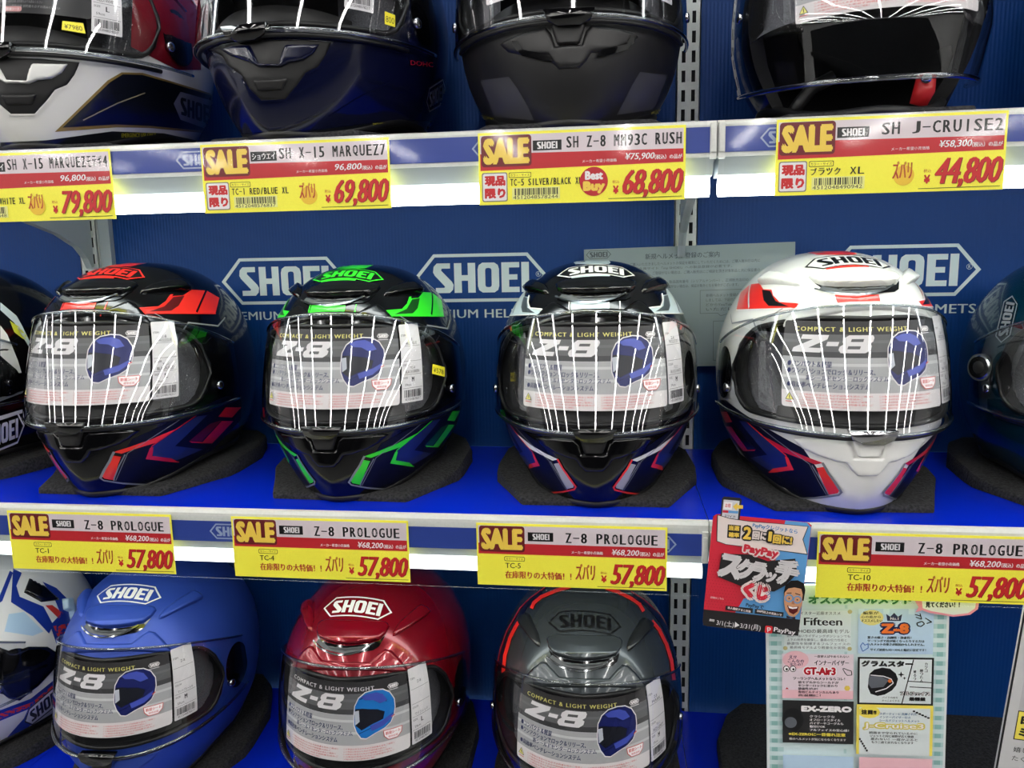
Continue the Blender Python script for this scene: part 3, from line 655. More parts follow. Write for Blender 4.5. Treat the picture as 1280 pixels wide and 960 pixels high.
def label_mesh(lines):
    p = Print(); p.step = 4; p.rr(0, 0, 29, 93, WHT, 1.5); k = mat('label_ink', (60, 60, 64), .5)
    for y in (26, 44, 60, 76): p.line(1.5, y, 27.5, y, .35, k)
    p.text('ITEM', 2, 12, 8.5, 14.4, k); p.text('COLOR', 2, 47, 10, 49.4, k); p.text('SIZE', 2, 62.5, 8, 64.8, k)
    a, b, c, d = lines
    p.text('Z-8', 11, 16.6, 17, 20, k); p.text(a, 7, 21, 23, 24.6, k) if a else None
    p.text(b, 11, 50.4, 18, 53.6, k) if b else None; p.text(c, 5, 54.8, 24, 58.4, k); p.text(d, 13, 63, 16.5, 68.6, k, off=.03); p.text('59cm', 4, 70.5, 12, 73.4, k)
    p.bars(3, 78, 26, 87, k, 26, seed=len(c)); p.text('4512048578217', 4, 88, 25, 90.6, k)
    return p.build('barcode_label', False, fn=vmap(-87.5, .1995), eps=.00003)
ME_sheet = [sheet_mesh(0), sheet_mesh(1)]

# striped livery shared by the four helmets of the middle shelf
LIV = []
def liv(n, vf, role, both=False): add(n, vf, role, both, LIV)
rc = zp(560, 0, 1, [])
liv('stripe', patch('M3', M3t([(474, 288), (694, 288), (696, 362), (474, 362)]), .0006, step=4), 'hi')
liv('stripe', patch('M3', M3t([(476, 126), (584, 112), (696, 124), (698, 158), (478, 158)]), .0006, step=4), 'hi')
liv('stripe', patch('M3', M3t([(490, 62), (500, 50), (690, 50), (700, 62), (690, 70), (500, 70)]), .0004, step=4), 'hi')
liv('pinstripe', strips('M3', M3t([(465, 288), (463, 368)]), 1.5), 'line', True)
# brow wedge, seen best on the first helmet
liv('stripe', patch('M1', M1t([(590, 293), (742, 262), (806, 208), (860, 205), (905, 176), (975, 179), (922, 297)]), .0006, step=4), 'main', True)
liv('stripe', patch('M1', M1t([(985, 181), (1048, 217), (1028, 296), (934, 296)]), .0006, step=4), 'main', True)
liv('stripe', patch('M1', M1t([(764, 262), (812, 214), (868, 207), (838, 258), (800, 284), (680, 289)]), .0008, step=4), 'fade', True)
liv('pinstripe', strips('M1', M1t([(590, 297), (1028, 299)]), 1.0, .0009), 'line', True)
liv('stripe', patch('M3', M3t([(140, 360), (160, 330), (243, 327), (425, 341), (250, 352)]), .0007, step=3), 'main', True)
liv('pinstripe', strips('M3', M3t([(420, 340), (243, 323), (232, 290), (238, 252)]), 1.6, .0012), 'line', True)
liv('corner_mark', strips('M3', M3t([(90, 442), (132, 428), (142, 464)]), 2.2, .0012), 'mark', True)
liv('pinstripe', strips('M1', M1t([(715, 298), (815, 350), (890, 350)]), .9, .0009), 'grey', True)
liv('pinstripe', strips('M1', M1t([(850, 398), (888, 345), (1040, 362), (1075, 320)]), 1.8, .0009), 'grey', True)
# cheeks
liv('cheek_panel', patch('M3', M3b([(92, 85), (180, 165), (240, 230), (355, 300), (455, 465), (345, 486), (440, 540), (420, 560), (300, 490), (200, 380), (130, 250)]), .0004, step=4), 'navy', True)
liv('cheek_panel', patch('M1', M1b([(540, 250), (600, 160), (840, 50), (1080, -60), (1160, -60), (1160, 60), (1000, 230), (830, 330), (600, 390), (520, 370)]), .0004, step=5), 'navy', True)
liv('stripe', patch('M3', M3b([(378, 318), (408, 312), (448, 375), (492, 440), (488, 452), (455, 460), (420, 400)]), .0007, step=4), 'chin', True)
liv('stripe', patch('M3', M3b([(170, 148), (250, 212), (330, 258), (402, 292), (372, 300), (300, 262), (235, 228)]), .0007, step=4), 'chinline', True)
liv('stripe', strips('M3', M3b([(400, 292), (430, 345), (503, 448), (495, 462), (430, 476), (345, 482)]), 2.2, .0009), 'edge', True)
liv('pinstripe', strips('M3', M3b([(360, 305), (455, 462)]), 1.0, .0009), 'grey', True)
liv('pinstripe', strips('M1', M1b([(515, 372), (575, 232), (840, 62)]), .8, .0009), 'grey', True)
liv('stripe', patch('M1', M1b([(703, 198), (930, 42), (985, 36), (820, 195), (962, 212), (830, 268), (706, 246)]), .0007, step=4), 'slate', True)
liv('stripe', strips('M1', M1b([(930, 36), (700, 195), (672, 258), (815, 274), (838, 277)]), 1.2, .0009), 'edge2', True)
liv('stripe', patch('M1', M1b([(668, 262), (690, 205), (708, 200), (702, 246), (800, 258), (842, 280), (800, 277)]), .0009, step=3), 'edge2', True)
liv('stripe', patch('M1', M1b([(892, 170), (960, 175), (1060, 66), (1120, 66), (1010, 181), (905, 178)]), .0008, step=4), 'side', True)
liv('stripe', patch('M1', M1b([(1000, 80), (1060, 62), (955, 172), (895, 168)]), .0006, step=4), 'fade', True)
liv('stripe', patch('M1', M1b([(1042, 44), (1080, -4), (1160, -4), (1112, 48)]), .0008, step=4), 'side', True)
def side_badge(key, quad, name='side_badge', word_only=False):
    p = Print(); p.step = 6
    def f(x, y, lift):
        u, v = x/171, y/60; a, b, c, d = quad; X = (a[0]*(1-u)+b[0]*u)*(1-v)+(d[0]*(1-u)+c[0]*u)*v; Y = (a[1]*(1-u)+b[1]*u)*(1-v)+(d[1]*(1-u)+c[1]*u)*v
        return cast(P[key], X, Y, .001+lift)
    p.badge(0, 0, 171, 60, mat('badge_ring'), mat('badge_text'), th=3.5) if not word_only else p.word(0, 0, 171, 60, mat('badge_text'))
    return p.build(name, False, fn=f, eps=.0001)
ME_side = side_badge('M1', M1t([(1050, 215), (1100, 215), (1140, 395), (1090, 410)]))
# rotate the lettering so that it reads downwards along the side

# ------------------------------------------------------------------ assembling the helmets
def setm(o, *ms):
    for i, m in enumerate(ms):
        if i < len(o.material_slots): o.material_slots[i].link = 'OBJECT'; o.material_slots[i].material = m
def paint(name, rgb, rough=.16, coat=.3, flake=0): return mat(name, rgb, rough, coat=coat, metal=flake)
M_lip = mat('lip_highlight', (120, 124, 128), .12, metal=.8)  # highlight on the vent ridge put into the colour
X15 = []
T2z = lambda pts: zp(240, 0, 3.43, pts)
xb = T2z([(80, 215), (130, 190), (250, 172), (440, 168), (600, 178), (575, 240), (540, 290), (490, 315), (450, 370), (400, 428), (300, 432), (250, 385), (215, 325), (160, 285), (130, 240)])
def build_x15():
    add('chin_vent', patch('T2', xb, .0015, 2, 3), 'matte', False, X15)
    add('vent_rim', strips('T2', xb, 2.2, .0024, True), 'paint', False, X15)
    add('vent_wing', patch('T2', T2z([(128, 212), (190, 198), (255, 196), (275, 235), (292, 272), (372, 272), (385, 225), (400, 192), (550, 188), (520, 235), (480, 262), (420, 272), (385, 290), (290, 292), (250, 270), (180, 248)]), .0065, 3, 2.2), 'paint', False, X15)
    add('vent_shutter', patch('T2', T2z([(265, 342), (418, 330), (392, 385), (285, 392)]), .0048, 2, 2.2), 'matte', False, X15)
build_x15()
def vgo(u, t):
    zb = .026+.018*abs(u/1.5)**2; z = zb+(vtop(u)-zb)*t
    if z > .0861: return vis(u, z)
    d = .0861-z; q = vis(u, .0861); return Vector((q.x*(1-d*1.6), q.y*(1-d*.6), z))
VISO = dmesh('visor', grid_part(vgo, us, lin_(0, 1, 20)))
_m = MB().tube([vgo(u, 0) for u in us], .0026, 8); VBO = dmesh('visor_edge', (_m.v, _m.f))
def dark_sheet():
    p = Print(); p.step = 4; g = mat('sheet_smoke', (40, 40, 42), .35); p.rr(0, 0, 172, 78, g, 3); k = mat('sheet_grey_ink', (150, 150, 150), .4)
    p.rect(4, 4, 60, 5, k)
    for i in range(8): p.text('防曇シート標準装備 説明書を必ずお読みください', 90, 34+i*5, 150-(i*7) % 22, 37+i*5, k)
    p.text('PREMIUM EDITION PARTY', 86, 24, 140, 27.4, k); p.rr(96, 71, 112, 76.5, mat('sheet_rose', (214, 150, 150), .4), 2); p.text('防曇シート', 98, 72.2, 110, 75.4, WHT, off=.02)
    return p.build('instruction_sheet', False, fn=vmap(85, .1975), eps=.00003)
ME_dark = dark_sheet()
ME_low = sheet_mesh(0, .169)
def helmet(key, label, cat_group, base, R, logo=None, sheet=0, lab=None, livery=False, x15=False, open_=False, plain=False, name='full_face_helmet'):
    pl = P[key]; t = bpy.data.objects.new(name, None); COL.objects.link(t); t.empty_display_size = .05; t.matrix_world = pl.m
    tag(t, label, 'helmet', cat_group)
    role = dict(paint=base, vent=base, lip=M_lip, dark=M_gblk, grille=M_grill, shutter=M_mblk, rubber=M_rub, mesh=M_pad, liner=M_liner, gloss=M_gblk, chrome=M_chrome, latch=M_gblk, matte=M_mblk); role.update(R)
    s = link('shell', ME_open if open_ else ME_full, t); setm(s, base, M_liner)
    L = [c for c in COMMON if not (x15 and c[0] in ('chin_vent', 'vent_shutter'))]
    if open_: L = [c for c in L if c[0] not in ('chin_vent', 'vent_shutter', 'eyeport_seal', 'breath_guard', 'visor_gasket', 'visor_latch')]
    if plain: L = [c for c in L if c[0] not in ('crown_vent', 'vent_opening', 'vent_grille', 'vent_lip', 'brow_ridge', 'side_vent', 'chin_vent', 'vent_shutter')]
    if x15: L = L+X15
    if livery: L = L+LIV
    par = {}
    for nm, me, ro in L:
        if ro not in role: continue
        pa = par.get('crown_vent') if nm == 'vent_grille' else (par.get('plate%d' % par.get('n', 0)) if nm == 'pivot_screw' else (par.get('chin_vent') if nm in ('vent_shutter', 'vent_wing') else None))
        o = link(nm, me, pa or t); setm(o, role[ro])
        if nm == 'pivot_plate': par['plate%d' % par.get('k', 0)] = o; par['k'] = par.get('k', 0)+1
        elif nm == 'pivot_screw': par['n'] = par.get('n', 0)+1
        else: par[nm] = o
    v = link('visor', VISO if open_ else VIS, t); setm(v, M_vis)
    for me in (VT, VBO if open_ else VB): e = link('visor_edge', me, v); setm(e, M_visedge)
    if logo and not plain:
        o = link('brand_badge', ME_badge, t); d = dict(badge_ring=logo[0], badge_text=logo[1], badge_fill=logo[2]); setm(o, *[d[n] for n in BSLOT])
    if sheet is not None: link('instruction_sheet', ME_dark if sheet == 9 else ME_low if open_ else ME_sheet[sheet], v)
    if lab: link('barcode_label', label_mesh(lab), v)
    return t
def decal(t, name, key, vf, m, part=True):
    o = link(name, dmesh(name, vf), t); setm(o, m); return o
pK = paint('black_gloss_paint', (7, 7, 9)); pW = paint('pearl_white_paint', (226, 226, 224), .2); pMB = paint('matte_blue_paint', (44, 74, 168), .42, .0, .25); pR = paint('candy_red_paint', (128, 4, 26), .2, .6, .35)
pG = paint('graphite_paint', (66, 72, 76), .24, .5, .45); pN = paint('deep_navy_paint', (9, 14, 44), .18); pM = paint('matte_black_paint', (30, 30, 32), .42, 0); pT = paint('teal_paint', (3, 40, 54), .22, .4, .2); pBB = paint('dark_gloss_black', (8, 8, 10), .15)
C = lambda n, rgb=(90, 90, 90), r=.3, **k: mat(n, rgb, r, coat=.4, **k)
red, green, silver, white = C('signal_red', (232, 44, 34)), C('vivid_green', (52, 222, 44)), C('silver_white', (188, 204, 210)), C('stripe_white', (226, 226, 226))
dred, dgreen, slate, navy, gry, crim = C('dark_red', (84, 10, 12)), C('dark_green', (10, 70, 16)), C('slate_blue', (30, 42, 96)), mat('cheek_navy', (8, 11, 36), .4, spec=.25), C('pin_grey', (122, 126, 132)), C('crimson', (196, 22, 44))
blk = C('stripe_black', (8, 8, 10)); G_ = 'striped full face helmets in the middle row'
helmet('M1', 'black helmet with red brow stripes and red crown badge', G_, pK, dict(hi=red, main=red, fade=dred, line=red, grey=gry, navy=navy, chin=red, chinline=red, edge=gry, edge2=crim, side=crim, slate=slate), (red, red, blk), 0, ('PROLOGUE', 'TC-1', 'BLACK/RED', 'L'), True)
m2 = helmet('M2', 'black helmet with bright green brow stripes and green crown badge', G_, pK, dict(hi=green, main=green, fade=dgreen, line=green, grey=gry, navy=navy, chin=green, chinline=green, edge=gry, edge2=green, side=green, slate=slate), (green, green, blk), 0, ('PROLOGUE', 'TC-4', 'BLACK/GREEN', 'M'), True)
helmet('M3', 'black helmet with silver white brow stripes and red edged chin stripes', G_, pK, dict(mark=red, hi=silver, main=silver, fade=C('smoke_grey', (70, 78, 82)), line=white, grey=gry, navy=navy, chin=C('chin_silver', (168, 168, 172)), chinline=white, edge=red, edge2=red, side=slate, slate=slate), (white, white, blk), 0, ('PROLOGUE', 'TC-5', 'BLACK/WHITE', 'M'), True)
helmet('M4', 'white helmet with red brow wedges and navy cheeks', G_, pW, dict(hi=red, main=red, fade=blk, line=white, grey=gry, navy=navy, chin=red, chinline=crim, edge=gry, edge2=red, side=crim, slate=slate, shutter=pW, latch=M_chrome), (blk, blk, white), 0, ('PROLOGUE', 'TC-10', 'WHITE/RED', 'L'), True)
GB = 'full face helmets in the bottom row'
helmet('B1', 'plain matte blue helmet with black lipped crown vent', GB, pMB, dict(vent=pMB), (white, white, pMB), 0, ('', '', 'マットブルーメタ', 'M'))
helmet('B2', 'plain candy red helmet with light blue picture on its sheet', GB, pR, dict(), (white, white, pR), 1, ('', '', 'ワインレッド', 'L'))
b3 = helmet('B3', 'graphite grey helmet with thin red arcs over the crown', GB, pG, dict(vent=C('vent_dark', (30, 32, 34))), (blk, blk, pG), 0, ('MARK', 'TC-1', 'RED/GREY', 'M'))
for pts in ([(96, 548), (108, 440), (138, 335), (170, 270), (212, 205)], [(272, 148), (285, 118), (330, 82), (420, 44), (500, 22)], [(730, 30), (800, 52), (880, 92), (930, 128), (952, 165)], [(1008, 232), (1050, 282), (1095, 372), (1125, 470), (1140, 585)]):
    decal(b3, 'stripe', 'B3', strips('B3', B3z(pts), 4.4, .0009), C('arc_red', (255, 52, 42)))
for pts in ([(60, 500), (80, 400), (120, 290), (200, 150), (260, 90), (350, 25)], [(880, 50), (960, 100), (1060, 190), (1120, 290), (1160, 400), (1185, 520)]):
    decal(b3, 'pinstripe', 'B3', strips('B3', B3z(pts), 1.4, .0009), crim)
for pts in ([(75, 530), (100, 410), (150, 290), (200, 200), (240, 130), (330, 60)], [(900, 70), (985, 130), (1060, 220), (1120, 330), (1155, 450), (1165, 560)]):
    decal(b3, 'dark_band', 'B3', strips('B3', B3z(pts), 5.5, .0006), C('band_navy', (18, 18, 44)))
GT = 'full face helmets in the top row'
t1 = helmet('T1', 'white and black helmet with gold edged side panel at top left', GT, pW, dict(latch=M_gblk), None, 9, ('SPENCER', 'TC-1', 'RED/WHITE', 'L'), x15=True)
Tz = lambda pts: zp(0, 0, 3.43, pts)
gold = C('dull_gold', (140, 116, 62))
pan = [(235, 565), (460, 345), (520, 310), (610, 312), (740, 350), (900, 400), (935, 440), (935, 560), (880, 570), (640, 548), (500, 545)]
decal(t1, 'side_panel', 'T1', patch('T1', Tz(pan), .0005, step=3), gold)
decal(t1, 'side_panel', 'T1', patch('T1', Tz([(268, 546), (470, 352), (525, 318), (608, 320), (740, 358), (900, 408), (935, 440), (935, 556), (880, 560), (640, 538), (500, 532)]), .0008, step=3), C('panel_black', (10, 14, 22)))
decal(t1, 'lower_band', 'T1', patch('T1', Tz([(-200, 600), (0, 610), (200, 600), (480, 562), (700, 570), (930, 620), (930, 700), (-200, 700)]), .0006, step=4), C('panel_black', (10, 14, 22)))
decal(t1, 'crown_panel', 'T1', patch('T1', Tz([(570, -60), (860, -60), (860, 300), (760, 300), (640, 240), (560, 200)]), .0005, step=5), C('maroon_panel', (120, 14, 30)))
decal(t1, 'highlight_crease', 'T1', strips('T1', Tz([(355, 512), (500, 440), (615, 397)]), 1.4, .0022), C('crease_highlight', (150, 140, 110)))  # pale strip paints the highlight along the crease
def quad_badge(t, key, quad, ring, text, fill=None, nm='side_badge'):
    p = Print(); p.step = 6
    def f(x, y, lift):
        u, v = x/171, y/60; a, b, c, d = quad; X = (a[0]*(1-u)+b[0]*u)*(1-v)+(d[0]*(1-u)+c[0]*u)*v; Y = (a[1]*(1-u)+b[1]*u)*(1-v)+(d[1]*(1-u)+c[1]*u)*v
        return cast(P[key], X, Y, .0011+lift)
    p.badge(0, 0, 171, 60, ring, text, th=4, fill=fill); return p.build(nm, t, fn=f, eps=.0001)
def quad_text(t, key, s, quad, m, nm='small_lettering', off=.02):
    p = Print()
    def f(x, y, lift):
        u, v = x/100, y/10; a, b, c, d = quad; X = (a[0]*(1-u)+b[0]*u)*(1-v)+(d[0]*(1-u)+c[0]*u)*v; Y = (a[1]*(1-u)+b[1]*u)*(1-v)+(d[1]*(1-u)+c[1]*u)*v
        return cast(P[key], X, Y, .0013+lift)
    p.text(s, 0, 0, 100, 10, m, off=off); return p.build(nm, t, fn=f)
lg = C('badge_grey', (120, 122, 136)); yw = C('caution_yellow', (176, 168, 40), .5)
panel_b = C('panel_black', (10, 14, 22))
quad_badge(t1, 'T1', [(216, 112), (272, 128), (272, 166), (216, 146)], lg, C('panel_black'), lg)
quad_text(t1, 'T1', 'EMERGENCY USE ONLY', [(151, 166), (194, 165), (194, 170), (151, 171)], yw)
t2 = helmet('T2', 'dark navy helmet with black chin vent between white and matte black ones', GT, pN, dict(), None, 9, ('', 'TC-1', 'RED/BLUE', 'L'), x15=True)
decal(t2, 'lower_band', 'T2', patch('T2', T2z([(130, 580), (300, 568), (500, 560), (700, 535), (900, 515), (1060, 520), (1060, 640), (130, 640)]), .0006, step=4), C('panel_black'))
decal(t2, 'highlight_crease', 'T2', strips('T2', T2z([(590, 500), (700, 430), (850, 350)]), 1.3, .0022), pN)
quad_badge(t2, 'T2', [(532, 112), (556, 96), (556, 128), (532, 142)], lg, lg)
quad_text(t2, 'T2', 'EMERGENCY USE ONLY', [(465, 153), (500, 152), (500, 157), (465, 158)], yw)
quad_text(t2, 'T2', 'DOHC', [(512, 75), (540, 78), (540, 84), (512, 81)], crim)
t3 = helmet('T3', 'matte black helmet with grey chin quadrants above the 68,800 ticket', GT, pM, dict(), None, 0, ('', 'TC-5', 'SILVER', 'L'))
T3z = lambda pts: zp(560, 0, 3.43, pts)
qg = mat('quadrant_grey', (66, 66, 70), .5)
decal(t3, 'grey_quadrant', 'T3', patch('T3', T3z([(140, 345), (262, 328), (300, 380), (345, 460), (370, 515), (200, 500)]), .0005, step=3), qg)
decal(t3, 'grey_quadrant', 'T3', patch('T3', T3z([(940, 322), (822, 308), (790, 360), (750, 440), (722, 492), (880, 468)]), .0005, step=3), qg)
for pts in ([(285, 175), (308, 178), (332, 215), (440, 235), (455, 262), (420, 262), (330, 240), (300, 210)], [(795, 152), (770, 152), (755, 190), (650, 215), (632, 245), (665, 242), (760, 212), (785, 185)]):
    decal(t3, 'vent_slot', 'T3', patch('T3', T3z(pts), .0042, step=2.5), M_gblk)
quad_text(t3, 'T3', 'EMERGENCY USE ONLY', [(598, 142), (618, 146), (618, 151), (598, 147)], yw)
quad_text(t3, 'T3', 'EMERGENCY USE ONLY', [(813, 139), (833, 133), (833, 138), (813, 144)], yw)
t4 = helmet('T4', 'black open face helmet with long clear visor and red strap end', GT, pBB, dict(), None, 0, None, open_=True, name='open_face_helmet')
T4z = lambda pts: zp(880, 0, 3.2, pts)
f = MB(); L4 = P['T4'].i
def loc4(u, v, Y): return L4 @ at(u, v, Y)
a4, b4 = loc4(1158, 96, -.27), loc4(1147, 132, -.27); f.tube([a4, (a4+b4)/2+Vector((.001, -.003, 0)), b4], [.009, .010, .008], 12); o = f.build('strap_end', C('strap_red', (190, 16, 26), .6), t4, True)
f = MB(); c = loc4(1157, 99, -.283); f.tube([c, c+Vector((0, -.004, 0))], .0045, 14); f.build('strap_rivet', M_chrome, o, True)
for pts in ([(985, 150), (1000, 128), (1015, 110), (1042, 96)], [(1180, 60), (1190, 100), (1172, 135)]):
    f = MB(); f.tube([loc4(u, v, -.21) for u, v in pts], .007, 8); f.build('chin_strap', M_rub, t4, True)
helmet('T5', 'black helmet cut by the right frame edge in the top row', GT, pBB, dict(), None, None, None, open_=True, name='open_face_helmet')
m0 = helmet('M0', 'black helmet with white and yellow graphics at the far left edge', None, pK, dict(), None, None, None, x15=True)
Mz = lambda pts: zp(0, 360, 3.43, pts)
for pts, m in (([(0, 62), (70, 120), (95, 165), (128, 235), (128, 262), (60, 150), (0, 95)], silver), ([(40, 140), (85, 170), (120, 215), (100, 220), (60, 190)], C('acid_yellow', (196, 200, 60))), ([(0, 160), (30, 200), (75, 310), (102, 400), (70, 350), (0, 290)], white), ([(-40, 560), (95, 520), (95, 535), (-40, 580)], white), ([(-40, 480), (100, 440), (95, 450), (-40, 500)], gry)):
    decal(m0, 'graphic_panel', 'M0', patch('M0', Mz(pts), .0006, step=4), m)
quad_badge(m0, 'M0', [(-26, 530), (30, 512), (30, 550), (-26, 573)], white, white)
b0 = helmet('B0', 'white and blue helmet with red flashes at the lower left corner', None, pW, dict(), None, None, None, x15=True)
Bz = lambda pts: zp(0, 700, 3.6923, pts)
blu, flash = C('royal_blue', (24, 52, 148)), C('flash_red', (208, 54, 44)); 
for pts, m in (([(60, 40), (100, 60), (75, 120), (90, 170), (200, 215), (245, 300), (225, 340), (150, 260), (50, 195)], blu), ([(-20, 210), (45, 50), (60, 60), (10, 190)], blu), ([(195, 100), (260, 130), (330, 200), (345, 290), (300, 350), (260, 390), (230, 300), (280, 250), (250, 180)], blu),
               ([(208, 210), (240, 208), (290, 245), (270, 270)], flash), ([(245, 305), (330, 290), (325, 330), (270, 365)], flash), ([(-20, 700), (140, 640), (290, 520), (290, 560), (150, 680), (-20, 750)], blu), ([(-20, 715), (150, 655), (280, 545), (275, 560), (150, 672), (-20, 740)], flash),
               ([(20, 830), (110, 730), (150, 640), (285, 580), (285, 640), (130, 770)], blu), ([(40, 250), (110, 240), (200, 330), (150, 350), (20, 330)], C('pale_blue', (176, 206, 228)))):
    decal(b0, 'graphic_panel', 'B0', patch('B0', Bz(pts), .0005, step=4), m)
decal(b0, 'side_duct', 'B0', patch('B0', Bz([(135, 85), (210, 125), (275, 185), (190, 195), (110, 150)]), .004, 2, 2.5), M_gblk)
decal(b0, 'side_pod', 'B0', patch('B0', Bz([(-10, 400), (60, 425), (130, 400), (220, 400), (268, 430), (255, 500), (180, 580), (90, 650), (40, 640), (-10, 600)]), .003, 3, 3), M_gblk)
quad_badge(b0, 'B0', [(28, 892), (78, 848), (82, 872), (32, 912)], C('panel_black'), C('panel_black'), white)
decal(b0, 'rear_fin', 'B0', patch('B0', Bz([(285, 180), (320, 175), (355, 290), (335, 330), (315, 240), (290, 230)]), .008, 1.5, 2), C('pale_blue'))
f = MB(); c = P['B0'].i @ at(18, 871, -.285)
m5 = helmet('M5', 'dark teal helmet with round silver pivot at the right frame edge', None, pT, dict(), None, None, None)
M5z = lambda pts: zp(1180, 300, 2.667, pts)
f = MB(); c = cast(P['M5'], 1229, 459, 0); n = Vector((-.86, -.50, .05)).normalized()
f.tube([c-n*.012, c+n*.006], .0155, 28); o = f.build('pivot_dial', M_grill, m5, False, 40)
f = MB(); f.tube([c+n*.004, c+n*.0075], [.0155, .0125], 28); f.build('dial_ring', M_chrome, o, False, 40)
f = MB(); f.tube([c+n*.0070, c+n*.0082], [.008, .006], 20); f.build('dial_centre', M_mblk, o, False, 40)
quad_badge(m5, 'M5', [(1243, 430), (1258, 368), (1275, 372), (1262, 428)], gry, gry)

# small yellow price stickers on three visors
BVV = BVHTree.FromPolygons([tuple(v.co) for v in VIS.vertices], [tuple(q.vertices) for q in VIS.polygons])
def sticker(t, key, quad, s):
    pl = P[key]; p = Print(); p.step = 3
    def f(x, y, lift):
        u, v = x/20, y/10; a, b, c, d = quad; X = (a[0]*(1-u)+b[0]*u)*(1-v)+(d[0]*(1-u)+c[0]*u)*v; Y = (a[1]*(1-u)+b[1]*u)*(1-v)+(d[1]*(1-u)+c[1]*u)*v
        dd = (pl.i3 @ ray(X, Y)).normalized(); h = BVV.ray_cast(pl.o, dd)
        if h[0] is None: h = BVV.find_nearest(pl.o+dd*.9)
        return h[0]-dd*(.0007+lift)
    p.rect(0, 0, 20, 10, mat('sticker_yellow', (236, 222, 50), .5)); p.text(s, 2, 3, 18, 8, BLK); p.build('price_sticker', t, fn=f, eps=.00004)
sticker(t1, 'T1', [(78, 26), (104, 29), (107, 42), (77, 37)], '¥7980')
sticker(t2, 'T2', [(481, 14), (494, 19), (494, 34), (481, 30)], '800')
sticker(m2, 'M2', [(541, 455), (556, 459), (556, 471), (540, 467)], '¥578')
# ------------------------------------------------------------------ foam pads
def foam(key, label, dx=0, dy=0, xyz=None, s=1, rz=None):
    if xyz: x, y, z, r = xyz
    else: x, y, z, r, sc = PL[key][:5]
    prof = [(-.128, .080, .004), (-.124, .083, .0075), (-.07, .106, .0095), (-.035, .1215, .0155), (-.01, .123, .0195), (.06, .120, .0205), (.12, .100, .0205), (.150, .075, .0205), (.156, .07, .012)]
    V, F = [], []; rnd = random.Random(hash(label) % 99)
    us_ = [-1, -.985, -.95, -.6, -.2, .2, .6, .95, .985, 1]
    for y_, w_, h_ in prof:
        row = [(-w_, y_, 0)]+[(u*w_, y_, h_*(.72 if abs(u) == 1 else .93 if abs(u) > .97 else 1)+rnd.uniform(-.0004, .0004)) for u in us_]+[(w_, y_, 0)]
        V += row
    n = len(us_)+2
    for i in range(len(prof)-1):
        for j in range(n-1): F.append((i*n+j, i*n+j+1, (i+1)*n+j+1, (i+1)*n+j))
        F.append((i*n+n-1, i*n, (i+1)*n, (i+1)*n+n-1))
    F.append(tuple(range(n))[::-1]); F.append(tuple((len(prof)-1)*n+j for j in range(n)))
    o = mk('foam_pad', V, F, M_foam, True, ang=40); o.location = (x+dx, y+dy, z+.0003); o.rotation_euler = (0, 0, math.radians(r if rz is None else rz)); o.scale = (s, s, 1)
    tag(o, label, 'pad', 'black foam pads under the helmets'); return o
for k, L in (('M0', 'black foam pad under the far left helmet with yellow graphics'), ('M1', 'black foam pad under the black and red helmet'), ('M2', 'black foam pad under the black and green helmet'), ('M3', 'black foam pad under the black and silver white helmet'), ('M4', 'black foam pad under the white helmet with red wedges'), ('M5', 'black foam pad under the teal helmet at right edge'),
             ('B0', 'black foam pad under the white and blue helmet at lower left'), ('B1', 'black foam pad under the matte blue helmet'), ('B2', 'black foam pad under the candy red helmet'), ('B3', 'black foam pad under the graphite grey helmet')): foam(k, L)
for k, L in (('T1', 'black foam pad under the white and black helmet in the top row'), ('T2', 'black foam pad under the navy helmet in the top row'), ('T3', 'black foam pad under the matte black helmet in the top row'), ('T4', 'black foam pad under the open face helmet in the top row'), ('T5', 'black foam pad under the top row helmet cut by the frame edge')): foam(k, L, s=1.04)  # hidden pads, added to cut the blue shelf reflection on these helmets
foam('', 'empty black foam pad on lower shelf left behind the gingham board', xyz=(.165, -.17, -.409, 0)); foam('', 'empty black foam pad on lower shelf right behind the gingham board', xyz=(.42, -.17, -.409, 0))

# ------------------------------------------------------------------ notices and boards
o = None
def notice():
    A, B = at(730, 312, -.012), at(993, 306, -.012); Wd = (B.x-A.x)*1000; p = Print(.001); H = 168; lam = mat('laminated_grey_paper', (150, 162, 164), .16, coat=.3); k = mat('notice_ink', (72, 80, 86), .5)
    p.rr(0, 0, Wd, H, lam, 4); p.badge(3, 2, 38, 13.5, k, th=4)
    p.text('新規ヘルメット登録のご案内', 85, 9, 186, 17, k, off=.01)
    for i, (a, b, s) in enumerate(((64, 240, 'ご購入いただきましたヘルメットの保証を確実にしていただくためには、ご購入後30日以内に'), (76, 203, '会員サイト「my SHOEI」への製品登録が必要です。'), (95, 240, 'ご登録がない場合は、ご購入販売店にご相談を頂き対象製品と共に保証書の'), (0, 0, ''), (100, 225, 'サイズ、製品固有番号（シリアルナンバー）、正規販売店印の'), (112, 212, '記載がない場合は、保証対象外となる場合がございます。'))):
        if s: p.text(s, a, 21+i*6.4, b, 25.4+i*6.4, k)
    p.path([(160, 62), (283, 62), (283, 94), (200, 94), (188, 98), (184, 94), (160, 94)], .5, k, True)
    for i, s in enumerate(('新規ヘルメット登録の方法をご紹介', 'しましては、下記の二次元コード', 'どからYouTubeの動画をご覧', 'いただけます。')): p.text(s, 168, 67+i*6.4, 240-(i % 2)*10, 71.4+i*6.4, k)
    p.path([(178, 105), (278, 105), (278, 160), (178, 160)], .5, k, True)
    o = p.build('laminated_notice', None, W=Wd, H=H, thick=.0006); o.location = (A.x, -.0165, A.z); o.rotation_euler = (math.radians(-.6), math.radians(-.9), 0)
    tag(o, 'grey laminated paper notice on the blue panel behind the helmets', 'notice')
notice()
